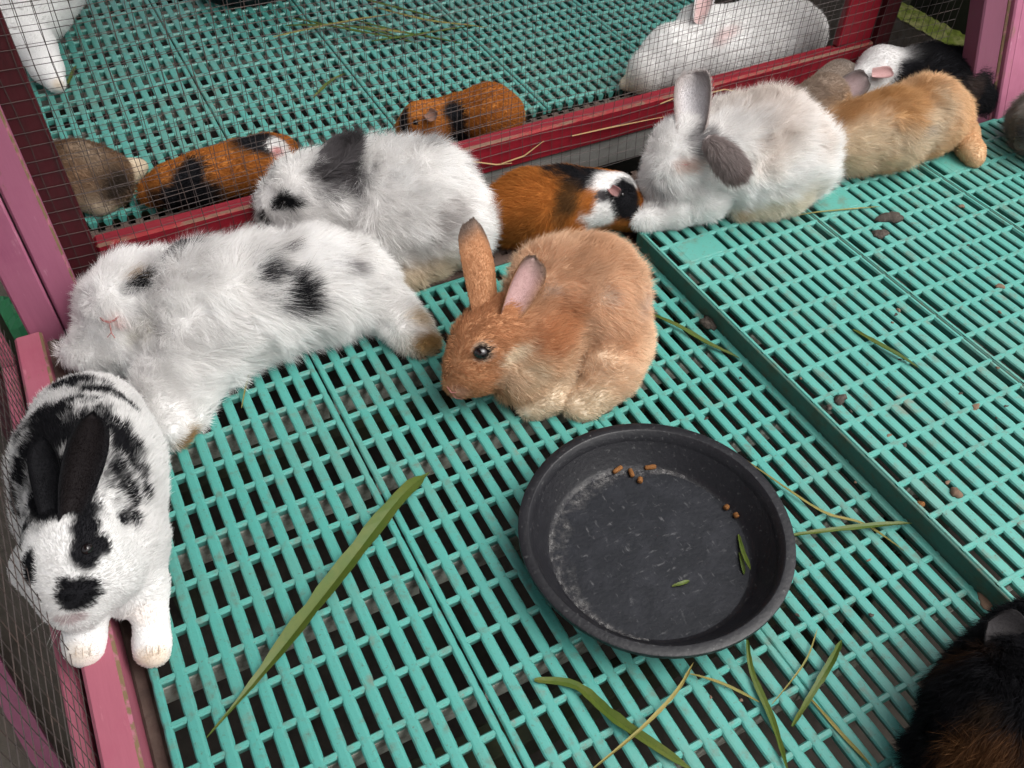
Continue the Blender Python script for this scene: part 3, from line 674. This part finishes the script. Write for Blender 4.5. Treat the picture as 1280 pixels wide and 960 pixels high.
# -- black spotted rabbit
A = Animal('rabbit', 'black and white spotted rabbit crouching with its paws on the pink rail', 'rabbit', .15, .46, WHITE*.86, 48000, .28, .5, .034, .18)
A.chain([(112, 535, 66), (112, 580, 82), (115, 630, 80), (135, 680, 62, .2)])
A.chain([(112, 565, 62, 2.4), (100, 620, 50, 3.0)], .9)
A.chain([(150, 690, 56), (165, 730, 36, .1)], .9)
A.chain([(88, 645, 48, 3.0), (92, 690, 54, 2.8), (93, 722, 44, 2.4), (93, 750, 27, 2.2)], .4)
A.chain([(52, 708, 35, 2.3), (85, 748, 28, 2.1)], .5); A.chain([(133, 715, 41, 2.0), (105, 748, 28, 2.0)], .5)
A.chain([(186, 735, 21), (190, 775, 14), (191, 800, 14, -.1)], .25, WHITE*.95); A.chain([(110, 765, 20, .5), (106, 790, 16, .6), (105, 800, 15, .7)], .25, WHITE*.95)
for dx in (-10, -3, 4, 10):
    A.chain([(190+dx, 806-abs(dx-1)*.2, 6.5, -.1), (190+dx*1.1, 820-abs(dx-1)*.3, 6, -.1)], .25, WHITE*.9); A.chain([(105+dx*1.0, 806-abs(dx-1)*.2, 7, .75), (105+dx*1.1, 818-abs(dx-1)*.3, 6.5, .7)], .25, WHITE*.9)
A.flow = (P(95, 740, 3), P(110, 500, 2))
for x, y, r, sx, an, mo in ((62, 520, 36, 1.3, .9, .34), (48, 560, 36, 1.3, 1.2, .36), (85, 545, 26, 1.3, 1.2, .26), (90, 482, 17, 1.9, .1, .3), (124, 492, 17, 2.1, -.4, .3), (152, 503, 11, 2.3, -.7, .3), (122, 540, 17, 1.9, 1.3, .3), (148, 555, 17, 2.4, -.9, .3), (168, 585, 18, 1.9, -.9, .3), (140, 590, 14, 2, -1, .24), (155, 612, 12, 2.2, -.9, .28), (178, 618, 10, 2.2, -.8, .24), (150, 645, 9, 2.2, -.4, .3), (165, 650, 8, 2.2, -.4, .24), (30, 600, 26, 1.5, 1.4, .3), (90, 600, 32, 1.5, 1.2, .34), (55, 620, 34, 1.5, 1.4, .36), (16, 545, 14, 2, 1.3, .3)):
    A.patch(x, y, r, BLACK*1.3, .3, 1.1, 2.2, mo*(1.2 if x < 110 else 1.15), sx, an)
A.patch(92, 630, 26, BLACK, .3, .5, 1.5, 0, 1.4, 0.2); A.patch(55, 640, 22, BLACK, .3, .5, 1.5); A.patch(108, 660, 18, BLACK, .2, .4, 1.5, 0, 1.2, 1.3); A.patch(108, 690, 19, BLACK, .18, .35, 1.5, 0, 1.2, 1.4); A.patch(128, 682, 10, BLACK, .2, .4, 1.5, 0, 1.4, -1.)
A.patch(98, 745, 25, BLACK, .14, .35, 1.2, 0, 1.15, .6); A.patch(82, 730, 9, BLACK, .2, .3); A.patch(36, 710, 12, BLACK, .2, .4, 1.5, 0, 2.2, 1.4)
A.patch(88, 774, 9, np.array((.5, .42, .42)), .3, .2, 1, 0, 2., .1); A.patch(105, 822, 16, STAIN*1.3, .7, .9, 1.5, 0, 1.5, 0, .35); A.patch(190, 825, 14, STAIN*1.3, .7, .9, 1.5, 0, 1.5, 0, .5); A.patch(188, 772, 14, np.array((.74, .66, .60)), .7, .5, 1, 0, 1.5, 0, .5)
A.eye(109, 686, 7, None, .2)
for x, y in ((96, 808), (104, 810), (112, 808), (184, 806), (191, 808), (198, 806)): A.line([(x, y), (x, y+6), (x+.5, y+11)], .016, m_toe, 'toe_crease', .07)
d0 = depth_of(A.hit(100, 640))
A.ear(PD(84, 650, d0-.2), PD(116, 516, d0-.6), 1.6, up_cam+.9*RC[0], BLACK*1.1, np.array((.012, .009, .0095)), .45, None, .16, .5)
A.ear(PD(68, 648, d0-.1), PD(56, 548, d0-.4), 1.6, up_cam-.3*RC[0], BLACK*1.1, BLACK*1.3, .3, None, .16, .6)
A.whiskers(85, 762, 6, 1.6); A.build()

# -- tricolour guinea pig in front of fence
A = Animal('guinea_pig', 'orange, black and white guinea pig dozing behind the ginger rabbit', 'guinea pig', -.05, .55, ORANGE, 30000, .25, .35, .034, .16)
A.chain([(640, 268, 38), (662, 258, 42), (705, 250, 38), (738, 250, 34)])
A.chain([(738, 250, 34, .3), (765, 250, 32, .4), (782, 262, 23, .3), (788, 270, 16, .2)], .45)
A.chain([(705, 280, 20), (720, 295, 12)], .5)
A.flow = (P(790, 265, 1), P(640, 265, 1))
A.patch(722, 218, 22, BLACK*1.3, .45, .9, 1.3, 0, 1.6, -.5); A.patch(712, 250, 14, np.array((.10, .05, .02)), .6, 1., 1.5, 0, 2., 1.2); A.patch(745, 215, 16, BLACK*1.4, .4, .6)
A.patch(768, 230, 27, WHITE*.92, .2, .3, 1.5); A.patch(755, 265, 22, WHITE*.92, .25, .35, 1.5, 0, 1.5, 1.3); A.patch(790, 225, 16, WHITE*.9, .3, .3)
A.patch(786, 250, 21, BLACK, .16, .35, 1.5, 0, 1.3, -1.2); A.patch(740, 250, 9, ORANGE, .4, .4, 1, 0, 2.4, 1.4); A.patch(650, 290, 20, ORANGE*.6, .7, .5)
d0 = depth_of(A.hit(768, 240))
A.ear(PD(762, 236, d0-.1), PD(773, 246, d0-.35), .75, up_cam+.4*RC[0], PINK*.6, np.array((.40, .23, .22)), .5, GREY, .08, .7); A.patch(755, 243, 8, GREY*.8, .3, .3)
A.eye(778, 243, 3.2); A.build()

# -- white and grey rabbit on the raised floor
A = Animal('rabbit', 'white rabbit with grey-brown saddle and drooping dark ear on raised floor', 'rabbit', RZ, 1.2, WHITE, 46000, .28, .85, .034, .19, tuft=.9, jitter=.05)
A.chain([(988, 200, 48), (960, 190, 60), (920, 195, 55, .2), (885, 207, 47, .4)])
A.chain([(965, 175, 44, 1.4), (915, 172, 38, 1.6)])
A.chain([(880, 190, 42, 1.4), (858, 190, 37, 2.0), (846, 206, 33, 1.6), (826, 228, 20, 1.0)], .55)
A.chain([(845, 232, 28, .5)], .6)
A.chain([(880, 248, 26, .2), (845, 264, 15, .1), (812, 272, 11), (800, 275, 9)], .4, WHITE*.98); A.chain([(815, 262, 8, -.8), (804, 245, 9, -.6)], .3, CREAM*.8)
A.chain([(985, 245, 22), (960, 255, 14), (925, 264, 10)], .4, np.array((.74, .69, .58)))
A.flow = (P(830, 225, 3), P(1020, 190, 3))
SAD = np.array((.58, .48, .41))
A.patch(955, 125, 40, SAD, .8, .6, .8, 0, 1.7, .1, .62); A.patch(965, 185, 22, SAD*1.2, .9, .8, .8, 0, 1.5, .9, .45); A.patch(1020, 180, 20, SAD*1.3, .9, .6, .8, 0, 1, 0, .35)
A.patch(876, 178, 14, GREY*1.5, .7, .7, 1.4, 0, 1.5, -.6, .8); A.patch(822, 235, 14, GREY*1.8, .7, .5, 1.2, 0, 1.3, -1, .45); A.patch(857, 204, 8, np.array((.55, .36, .29)), .6, .5, 1.5, 0, 1.9, .2, .6); A.patch(880, 192, 10, GREY*1.8, .8, .6, 1.5, 0, 1.4, 0, .6)
A.patch(925, 268, 9, STAIN, .6, .5, 1, 0, 1, 0, .6)
A.line([(850, 205), (857, 206), (864, 204)], .05, m_pinkskin, 'closed_eye')
d0 = depth_of(A.hit(868, 170))
A.ear(PD(868, 172, d0+.4), PD(870, 92, d0+1.6), 2.4, -.45*RC[0]+.9*up_cam, np.array((.44, .38, .36)), np.array((.70, .68, .69)), .5, np.array((.50, .46, .45)), .4, .75)
A.ear(PD(882, 172, d0-.9), PD(928, 220, d0-1.5), 1.75, -up_cam+.3*RC[1], np.array((.34, .29, .28)), GREY*2, .3, np.array((.24, .19, .18)), .7, .35)
A.build()

# -- tan rabbit lying along the back
A = Animal('rabbit', 'tan and cream rabbit lying stretched out with one hind foot forward', 'rabbit', RZ, .8, np.array((.70, .49, .30)), 36000, .28, .55, .036, .18, tuft=.9)
A.chain([(1020, 176, 32), (1065, 172, 38), (1110, 163, 43), (1150, 150, 40), (1174, 146, 33)])
A.chain([(1160, 140, 40, .6), (1172, 150, 30)], .9)
A.chain([(1165, 160, 28), (1192, 152, 16), (1205, 168, 14), (1215, 190, 12), (1219, 199, 9)], .3, np.array((.66, .45, .27)))
A.chain([(1010, 140, 34, .8), (1030, 122, 28, 2.0)], .5, np.array((.30, .23, .18)))
A.flow = (P(1020, 150, 2), P(1190, 145, 2))
A.patch(1075, 185, 40, CREAM*1.05, .6, .6, .8, 0, 2.0, .25); A.patch(1140, 178, 34, CREAM, .6, .6, .8, 0, 1.6, .25); A.patch(1165, 130, 26, CREAM*.9, .7, .6); A.patch(1105, 122, 26, np.array((.52, .30, .13)), .7, .9, 1, 0, 2.0, .2); A.patch(1140, 118, 22, np.array((.54, .32, .15)), .7, .9)
A.patch(1132, 140, 20, np.array((.54, .33, .16)), .7, .9); A.patch(1060, 140, 18, np.array((.54, .32, .15)), .7, .9, 1, 0, 1.5, .2); A.patch(1155, 165, 9, GREY*2, .8, .8, 1, 0, 1.5, 0, .5)
d0 = depth_of(P(1040, 118, 4.5))
A.ear(PD(1032, 128, d0-.8), PD(1084, 96, d0-.6), 1.9, up_cam-.2*RC[1], np.array((.12, .10, .095)), np.array((.30, .22, .22)), .4, np.array((.10, .085, .08)), .12, .6)
A.ear(PD(1012, 118, d0+.2), PD(1068, 80, d0+1.2), 2.2, -up_cam+.3*RC[1], np.array((.20, .155, .125)), np.array((.3, .22, .2)), .4, np.array((.17, .14, .12)), .14, .6)
A.build()

# -- black guinea pig with white head
A = Animal('guinea_pig', 'black guinea pig with white head and pink ear asleep by the leaning post', 'guinea pig', .0, .55, BLACK*1.4, 22000, .25, .4, .036, .18)
A.chain([(1212, 122, 30), (1190, 108, 42), (1155, 98, 38, .6), (1140, 96, 32, 1.)])
A.chain([(1195, 140, 22), (1180, 150, 14)], .5)
A.chain([(1112, 90, 27, 1.5), (1100, 88, 27, 1.6), (1078, 105, 18, 1.6), (1068, 116, 12, 1.6)], .45, WHITE*.95)
A.flow = (P(1070, 110, 2), P(1210, 120, 1)); A.patch(1138, 92, 18, BLACK*2, .3, .5); A.patch(1215, 108, 12, np.array((.08, .06, .055)), .8, .5)
d0 = depth_of(A.hit(1100, 88)); A.ear(PD(1090, 94, d0-.3), PD(1116, 92, d0-.4), 1.0, up_cam+.3*RC[1], np.array((.66, .46, .45)), np.array((.62, .40, .39)), .5, None, .12, .8)
A.eye(1079, 101, 3); A.build()

# -- grey one at the right edge
A = Animal('rabbit', 'grey long haired animal behind the leaning pink post, mostly cut off', 'rabbit', RZ, .8, np.array((.34, .32, .29)), 12000, .25, .6, .036, .2)
A.chain([(1292, 150, 26), (1320, 150, 44), (1370, 150, 46)]); A.chain([(1286, 172, 14), (1276, 180, 8)], .5)
A.flow = (P(1400, 150, 2), P(1280, 150, 2)); A.patch(1284, 130, 10, WHITE*.8, .8, .6); A.patch(1280, 170, 14, GREY, .7, .6); A.build()

# -- dark animal at the lower right corner
A = Animal('guinea_pig', 'long haired black and rust brown guinea pig near the raised floor edge', 'guinea pig', .0, 1.0, BLACK*1.2, 46000, .3, .5, .034, .2, .35, .8)
A.chain([(1248, 950, 84), (1252, 910, 76), (1256, 868, 60, .3), (1266, 830, 46, .8)])
A.chain([(1275, 800, 36, 1.), (1290, 785, 30, 1.)], .6); A.chain([(1198, 955, 46, 0), (1210, 990, 56, 0)], .9)
A.flow = (P(1270, 800, 2), P(1220, 960, 2)); BR_ = np.array((.10, .046, .02))
A.patch(1225, 920, 26, BR_, .8, .8, 1., 0, 1.8, 0, .9); A.patch(1205, 955, 34, BR_*1.1, .8, .8, 1., 0, 1.5, .6, .9); A.patch(1265, 935, 24, BR_, .8, .8); A.patch(1215, 815, 14, BR_*.5, .8, .7, 1, 0, 2, .3, .8); A.patch(1240, 880, 18, np.array((.035, .022, .014)), .7, .7)
d0 = depth_of(A.hit(1250, 800)); A.ear(PD(1268, 800, d0-.3), PD(1236, 776, d0-.3), 1.9, up_cam, GREY*.25, GREY*.35, .3, None, .1, .8)
A.build()

# -- animals beyond the fence
A = Animal('rabbit', 'white rabbit sprawled behind the wire fence against the red board', 'rabbit', FZ, .4, WHITE*.98, 26000, .3, .45, .04, .22)
A.chain([(812, 88, 26), (840, 72, 36), (890, 62, 42), (940, 52, 45), (980, 46, 43), (998, 44, 34)])
A.chain([(800, 100, 15), (782, 105, 8)], .4, CREAM*1.1); A.chain([(900, 40, 30, 1.5), (870, 30, 24, 2.5)], .6)
A.flow = (P(800, 90, 1), P(1020, 40, 1)); A.patch(905, 45, 7, PINK*1.2, .8, .5, 1, 0, 2.2, .6, .35)
d0 = depth_of(A.hit(875, 30)); A.ear(PD(872, 30, d0), PD(888, -28, d0+1.5), 1.6, up_cam, WHITE*.8, np.array((.66, .48, .47)), .4, None, .2, .6); A.build()
A = Animal('rabbit', 'white rabbit behind the wire fence beside the dark red post', 'rabbit', FZ, .4, WHITE*.9, 14000, .3, .45, .042, .22)
A.chain([(20, 30, 42), (35, 5, 46), (60, -25, 45)]); A.chain([(45, 60, 26), (58, 85, 18), (70, 104, 12)], .5)
A.flow = (P(60, 100, 1), P(40, 0, 1)); A.patch(72, 106, 8, STAIN, .7, .5, 1, 0, 1, 0, .6); A.build()
A = Animal('rabbit', 'brown rabbit with pale paws behind the fence beside the red post', 'rabbit', FZ, .4, np.array((.27, .17, .105)), 16000, .3, .45, .04, .2)
A.chain([(70, 215, 34), (100, 218, 38), (130, 222, 30), (140, 235, 20)]); A.chain([(150, 222, 16), (166, 212, 11), (176, 208, 8)], .3, CREAM*.95); A.chain([(112, 245, 20), (125, 255, 11), (134, 254, 8)], .3, CREAM*.8)
A.flow = (P(60, 200, 1), P(140, 235, 1)); A.patch(142, 230, 22, np.array((.06, .045, .035)), .6, .6); A.patch(105, 185, 22, np.array((.34, .26, .19)), .8, .6); A.build()
A = Animal('guinea_pig', 'orange and black guinea pig with white rump patch behind the fence rail', 'guinea pig', FZ, .35, ORANGE, 16000, .25, .35, .038, .18)
A.chain([(190, 240, 17), (215, 232, 25), (255, 222, 30), (300, 208, 30), (335, 196, 26), (352, 190, 20)])
A.flow = (P(190, 240, 1), P(350, 190, 1)); A.patch(235, 222, 20, BLACK*1.4, .3, .5, 1.2, 0, 1.5, 1.2); A.patch(230, 250, 26, BLACK*1.4, .3, .5, 1.2, 0, 1.8, .2); A.patch(318, 178, 20, BLACK*1.5, .3, .5, 1.2, 0, 1.6, .5); A.patch(346, 182, 15, WHITE*.85, .25, .3); A.patch(345, 190, 7, PINK, .4, .3); A.patch(368, 182, 9, ORANGE*.7, .4, .3)
A.build()
A = Animal('guinea_pig', 'orange guinea pig with a black shoulder band behind the red fence rail', 'guinea pig', FZ, .35, ORANGE*1.05, 18000, .25, .35, .038, .18)
A.chain([(628, 142, 26), (612, 142, 34), (575, 148, 27), (545, 152, 24)]); A.chain([(545, 152, 24, .3), (525, 152, 22, .4), (508, 160, 14, .2)], .5)
A.flow = (P(505, 160, 1), P(640, 140, 1)); A.patch(567, 145, 13, BLACK*1.4, .3, .4, 1.2, 0, 2.2, 1.8); A.patch(572, 170, 12, BLACK*1.4, .3, .4); A.patch(503, 152, 11, BLACK*1.4, .3, .4, 1.2, 0, 1.6, 1.2)
d0 = depth_of(A.hit(538, 145)); A.ear(PD(534, 141, d0-.2), PD(545, 149, d0-.4), 1.0, up_cam, np.array((.16, .08, .05)), np.array((.22, .12, .09)), .3, None, .03, .8)
A.eye(519, 153, 3); A.build()

# ---------------------------------------------------------------- grass, feed and dirt
def blade(name, pts, w, m, label, cat='grass blade', group='grass blades on the slats', fold=.25, prof=((0, .12, .55, .85, 1), (.25, .6, 1, .75, .06))):
    pts = [np.asarray(p, float) for p in pts]
    # resample with a smooth curve
    t = np.linspace(0, len(pts)-1, 6*(len(pts)-1)+1); out = []
    for q in t:
        i = min(int(q), len(pts)-2); u = q-i; p0, p1, p2, p3 = pts[max(i-1, 0)], pts[i], pts[i+1], pts[min(i+2, len(pts)-1)]
        out.append(.5*((2*p1)+(-p0+p2)*u+(2*p0-5*p1+4*p2-p3)*u*u+(-p0+3*p1-3*p2+p3)*u**3))
    n = len(out); v = []; f = []
    for i, p in enumerate(out):
        d = unit(out[min(i+1, n-1)]-out[max(i-1, 0)]); sd_ = unit(np.cross(d, [0, 0, 1])); x = i/(n-1); tw = .35*math.sin(x*5+w*9); sd_ = sd_*math.cos(tw)+np.array([0, 0, 1.])*math.sin(tw)*.5; fold = .45+.3*math.sin(x*7+w*5)
        ww = w*.43*(np.interp(x, prof[0], prof[1]))*(1+.08*math.sin(i*1.7)+.07*math.sin(i*2.9+w*7))
        v += [p-sd_*ww+[0, 0, fold*ww], p, p+sd_*ww+[0, 0, fold*ww], p-sd_*ww+[0, 0, fold*ww-.03], p-[0, 0, .03], p+sd_*ww+[0, 0, fold*ww-.03]]
    for i in range(n-1):
        a = i*6; b = a+6; f += [(a, a+1, b+1, b), (a+1, a+2, b+2, b+1), (a+3, b+3, b+4, a+4), (a+4, b+4, b+5, a+5), (a, b, b+3, a+3), (a+2, a+5, b+5, b+2)]
    return tag(put(name, v, f, m), label, cat, group)
blade('green_stalk', [P(258, 922, .10), P(330, 838, .25), (P(420, 725, .35)), P(500, 622, .3), P(537, 590, .12)], 1.0, m_grass, 'longest wide green grass blade lying diagonally across the lower slats', prof=((0, .16, .28, .32, .6, .88, .91, 1), (.03, .22, .6, .8, 1, .85, .3, .02)))
blade('green_stalk', [P(668, 850, .12), P(720, 857, .2), P(770, 900, .25), P(870, 966, .15)], .62, m_grass, 'broad bent olive grass blade under a pale stem below the bowl')
blade('dry_stalk', [P(740, 962, .3), P(800, 912, .45), P(845, 865, .35), P(867, 828, .12)], .2, m_grassdry, 'pale straw stem crossing over the broad olive blade', 'grass stem')
blade('dry_stalk', [P(862, 842, .25), P(905, 855, .2), P(950, 878, .15)], .16, m_grassdry, 'thin dry stem between straw stem and dark green blade', 'grass stem')
blade('green_stalk', [P(934, 800, .2), P(940, 840, .2), P(965, 900, .2), P(985, 965, .15)], .36, m_grass, 'narrow dark green blade leaving the bowl rim towards the slat seam')
blade('green_stalk', [P(990, 908, .12), P(1018, 862, .3), P(1040, 825, .35), P(1052, 800, .2)], .40, m_grass, 'short bright green grass shoot on the slats between bowl and dark guinea pig')
blade('dry_stalk', [P(965, 880, .15), P(990, 850, .2), P(1010, 820, .2), P(1022, 785, .15)], .1, m_grassdry, 'very thin dark stem beside the short bright green shoot', 'grass stem')
blade('dry_stalk', [P(1010, 870, .08), P(1050, 915, .1), P(1090, 958, .1)], .2, m_grassdry, 'dry stem lying along the seam between two lower panels', 'grass stem')
blade('green_stalk', [P(985, 670, .6), P(1040, 662, .5), P(1100, 656, .4), P(1140, 654, .25)], .34, m_grass, 'green blade pointing from the bowl rim to the raised floor')
blade('dry_stalk', [P(925, 570, .3), P(975, 605, .25), P(1030, 640, .2), P(1080, 655, .15), P(1130, 688, .1)], .17, m_grassdry, 'long thin olive stem curving past the bowl rim', 'grass stem')
blade('green_stalk', [P(812, 392, .25), P(850, 408, .3), P(890, 432, .2), P(925, 448, .1)], .38, m_grass, 'olive grass blade poking out from behind the ginger rabbit rump')
blade('green_stalk', [P(1066, 412, RZ+.1), P(1105, 433, RZ+.25), P(1148, 460, RZ+.1)], .36, m_grass, 'short yellow green grass blade on the raised slats', group='grass on the raised floor')
blade('dry_stalk', [P(992, 270, RZ+.08), P(1030, 264, RZ+.15), P(1100, 258, RZ+.1)], .12, m_grassdry, 'thin straw across the blank plate beside the dropping heap', 'grass stem', 'grass on the raised floor')
blade('dry_stalk', [P(302, 510, .08), P(308, 480, .3), P(315, 455, .2)], .12, m_grassdry, 'tiny dry straw by the belly of the sleeping white rabbit', 'grass stem')
# grass beyond the fence
for k in range(9):
    x, y = 440+rng.normal(0, 55)+60, 38+rng.normal(0, 12); a = rng.uniform(-.5, .5); l = rng.uniform(40, 95); z = FZ+.15+.1*(k % 4)
    blade('dry_stalk', [P(x-l*math.cos(a), y-l*math.sin(a)*.6, z), P(x, y+rng.uniform(-4, 4), z+.35), P(x+l*math.cos(a), y+l*math.sin(a)*.6, z)], .36, m_grass if k % 3 else m_grassdry, 'green grass stem in the loose heap beyond the wire fence', 'grass stem', 'grass heap beyond the fence')
blade('green_stalk', [P(85, 105, FZ+.1), P(90, 92, FZ+.4), P(96, 82, FZ+.2)], .4, m_grass, 'small olive leaf beyond the fence beside the white rabbit paw', group='grass heap beyond the fence')
blade('green_stalk', [P(392, 122, FZ+.1), P(410, 104, FZ+.4), P(432, 92, FZ+.2)], .4, m_grass, 'small green leaf beyond the fence below the grass heap', group='grass heap beyond the fence')
# hay wisps on the red rail
for k, (a, b, c) in enumerate((((626, 205), (655, 195), (680, 176)), ((715, 170), (760, 160), (830, 146)), ((590, 202), (620, 206), (640, 204)), ((825, 130), (845, 122), (860, 112)), ((880, 118), (905, 112), (930, 116)))):
    pt = []
    for q in (a, b, c):
        d = ray(*q); pt.append(CAM+d*((fy-.2-CAM[1])/d[1]))
    v, f = tube(pt, [.05, .07, .03], 4); tag(put('hay_wisp', v, f, m_hay), 'thin golden hay wisp caught on the red fence rail', 'hay', 'hay wisps on the rail')
# pellets and grass in the bowl
fl_z = BC[2]+bh*.115
def pellet(px, py, L, r, ang, label):
    c = P(px, py, fl_z+r); d = np.array([math.cos(ang), math.sin(ang), 0]); pts = [c+d*L*k for k in (-.5, -.42, -.15, .2, .43, .5)]
    v, f = tube(pts, [r*.55, r*.92, r, r*1.03, r*.9, r*.5], 8); tag(put('feed_pellet', v, f, m_pellet, smooth=True), label, 'feed pellet', 'feed pellets in the bowl')
LP = 'brown feed pellet in the little cluster on the dusty side of the bowl'
pellet(772, 587, .62, .13, .2, LP); pellet(789, 591, .5, .13, 1.3, LP); pellet(813, 584, .62, .13, -.3, LP); pellet(800, 600, .3, .15, .9, LP)
LQ = 'round brown feed pellet at the shaded side of the bowl floor'
pellet(908, 634, .26, .14, .4, LQ); pellet(920, 644, .26, .14, 1.4, LQ)
z = fl_z+.05
blade('green_stalk', [P(840, 733, z), P(852, 729, z+.1), P(862, 726, z)], .22, m_grass, 'small cut piece of grass on the middle of the bowl floor', group='grass inside the bowl')
blade('green_stalk', [P(923, 668, z), P(929, 690, z+.2), P(938, 712, z+.4)], .26, m_grass, 'longer green grass scrap against the inner wall of the bowl', group='grass inside the bowl')
blade('green_stalk', [P(924, 690, z), P(928, 704, z+.12), P(930, 718, z)], .22, m_grass, 'shorter green grass scrap against the inner wall of the bowl', group='grass inside the bowl')
# droppings
def lump(name, px, py, rx, ry, h, z, m, label, cat, group, seed):
    c = P(px, py, z); rg = np.random.default_rng(seed); v = []; f = []; nu, nv = 18, 6; ph = rg.random(4)*6
    for i in range(nv+1):
        t_ = i/nv*math.pi/2
        for k in range(nu):
            a = 2*math.pi*k/nu; w = 1+.22*math.sin(2*a+ph[0])+.15*math.sin(3*a+ph[1])+.1*math.sin(7*a+ph[2])
            v.append((c[0]+rx*w*math.cos(t_)*math.cos(a), c[1]+ry*w*math.cos(t_)*math.sin(a), z+h*math.sin(t_)*(1+.25*rg.random())))
    for i in range(nv):
        for k in range(nu): l = (k+1) % nu; f.append((i*nu+k, i*nu+l, (i+1)*nu+l, (i+1)*nu+k))
    f.append(tuple(range(nu))[::-1])
    tag(put(name, v, f, m, smooth=True), label, cat, group)
GD = 'droppings and dirt on the floor'
lump('dropping', 1112, 273, .95, .55, .35, RZ, m_dung, 'largest dark dropping heap on the raised slats', 'dropping', GD, 1)
lump('dropping', 1100, 293, .5, .5, .25, RZ, m_dung, 'smaller dark dropping touching the large dropping heap', 'dropping', GD, 2)
lump('dropping', 1050, 500, .42, .30, .25, RZ, m_dung, 'dark dropping beside the edge of the raised floor', 'dropping', GD, 3)
lump('dropping', 1036, 510, .2, .16, .15, RZ, m_dung, 'crumb of dark dropping nearest the raised floor edge', 'dropping', GD, 4)
lump('mud_clod', 1194, 617, .30, .28, .25, RZ, m_mud, 'pale brown mud clod on a raised crossbar', 'mud', GD, 5)
lump('mud_clod', 1150, 631, .22, .18, .2, RZ-.15, m_pellet, 'small dark brown pellet lying in a raised slot near the mud clod', 'mud', GD, 6)
lump('mud_clod', 1250, 358, .3, .22, .12, RZ, m_mud, 'flat tan mud smear on the raised slats near seam', 'mud', GD, 7)
lump('mud_clod', 1202, 258, .2, .2, .12, RZ, m_mud, 'tiny tan mud crumb on the raised slats below the rabbit foot', 'mud', GD, 8)
lump('mud_clod', 1123, 388, .14, .14, .1, RZ, m_mud, 'tiny reddish mud crumb above the short yellow green blade', 'mud', GD, 9)
lump('mud_clod', 1220, 508, .3, .16, .08, RZ, m_mud, 'thin rusty mud smear on the crossbar beside right panel seam', 'mud', GD, 10)
lump('mud_clod', 1232, 752, .3, .5, .1, .01, m_mud, 'rusty dirt patch on the lower slats beside the dark guinea pig', 'mud', GD, 11)
lump('leaf_scrap', 885, 405, .35, .75, .3, .0, m_dung, 'dark curled leaf wedged in the gap beside the raised floor', 'leaf', GD, 12)
rg = np.random.default_rng(12)
for k in range(26):
    px, py = (rg.uniform(1000, 1275), rg.uniform(300, 620)) if k < 16 else (rg.uniform(880, 1120), rg.uniform(470, 900))
    onr = P(px, py, RZ)[0] > 35.6
    if not onr and P(px, py, 0)[0] > 34.5: continue
    lump('dirt_crumb', px, py, rg.uniform(.06, .16), rg.uniform(.05, .12), rg.uniform(.04, .09), RZ-.02 if onr else -.02, (m_mud, m_dung)[k % 2], 'tiny dirt crumb sprinkled on the %s teal slats' % ('raised' if onr else 'lower'), 'dirt crumb', 'dirt crumbs on the slats', 40+k)
# tidy: view-layer update so parents are evaluated
bpy.context.view_layer.update()
sc.cycles.samples = 64
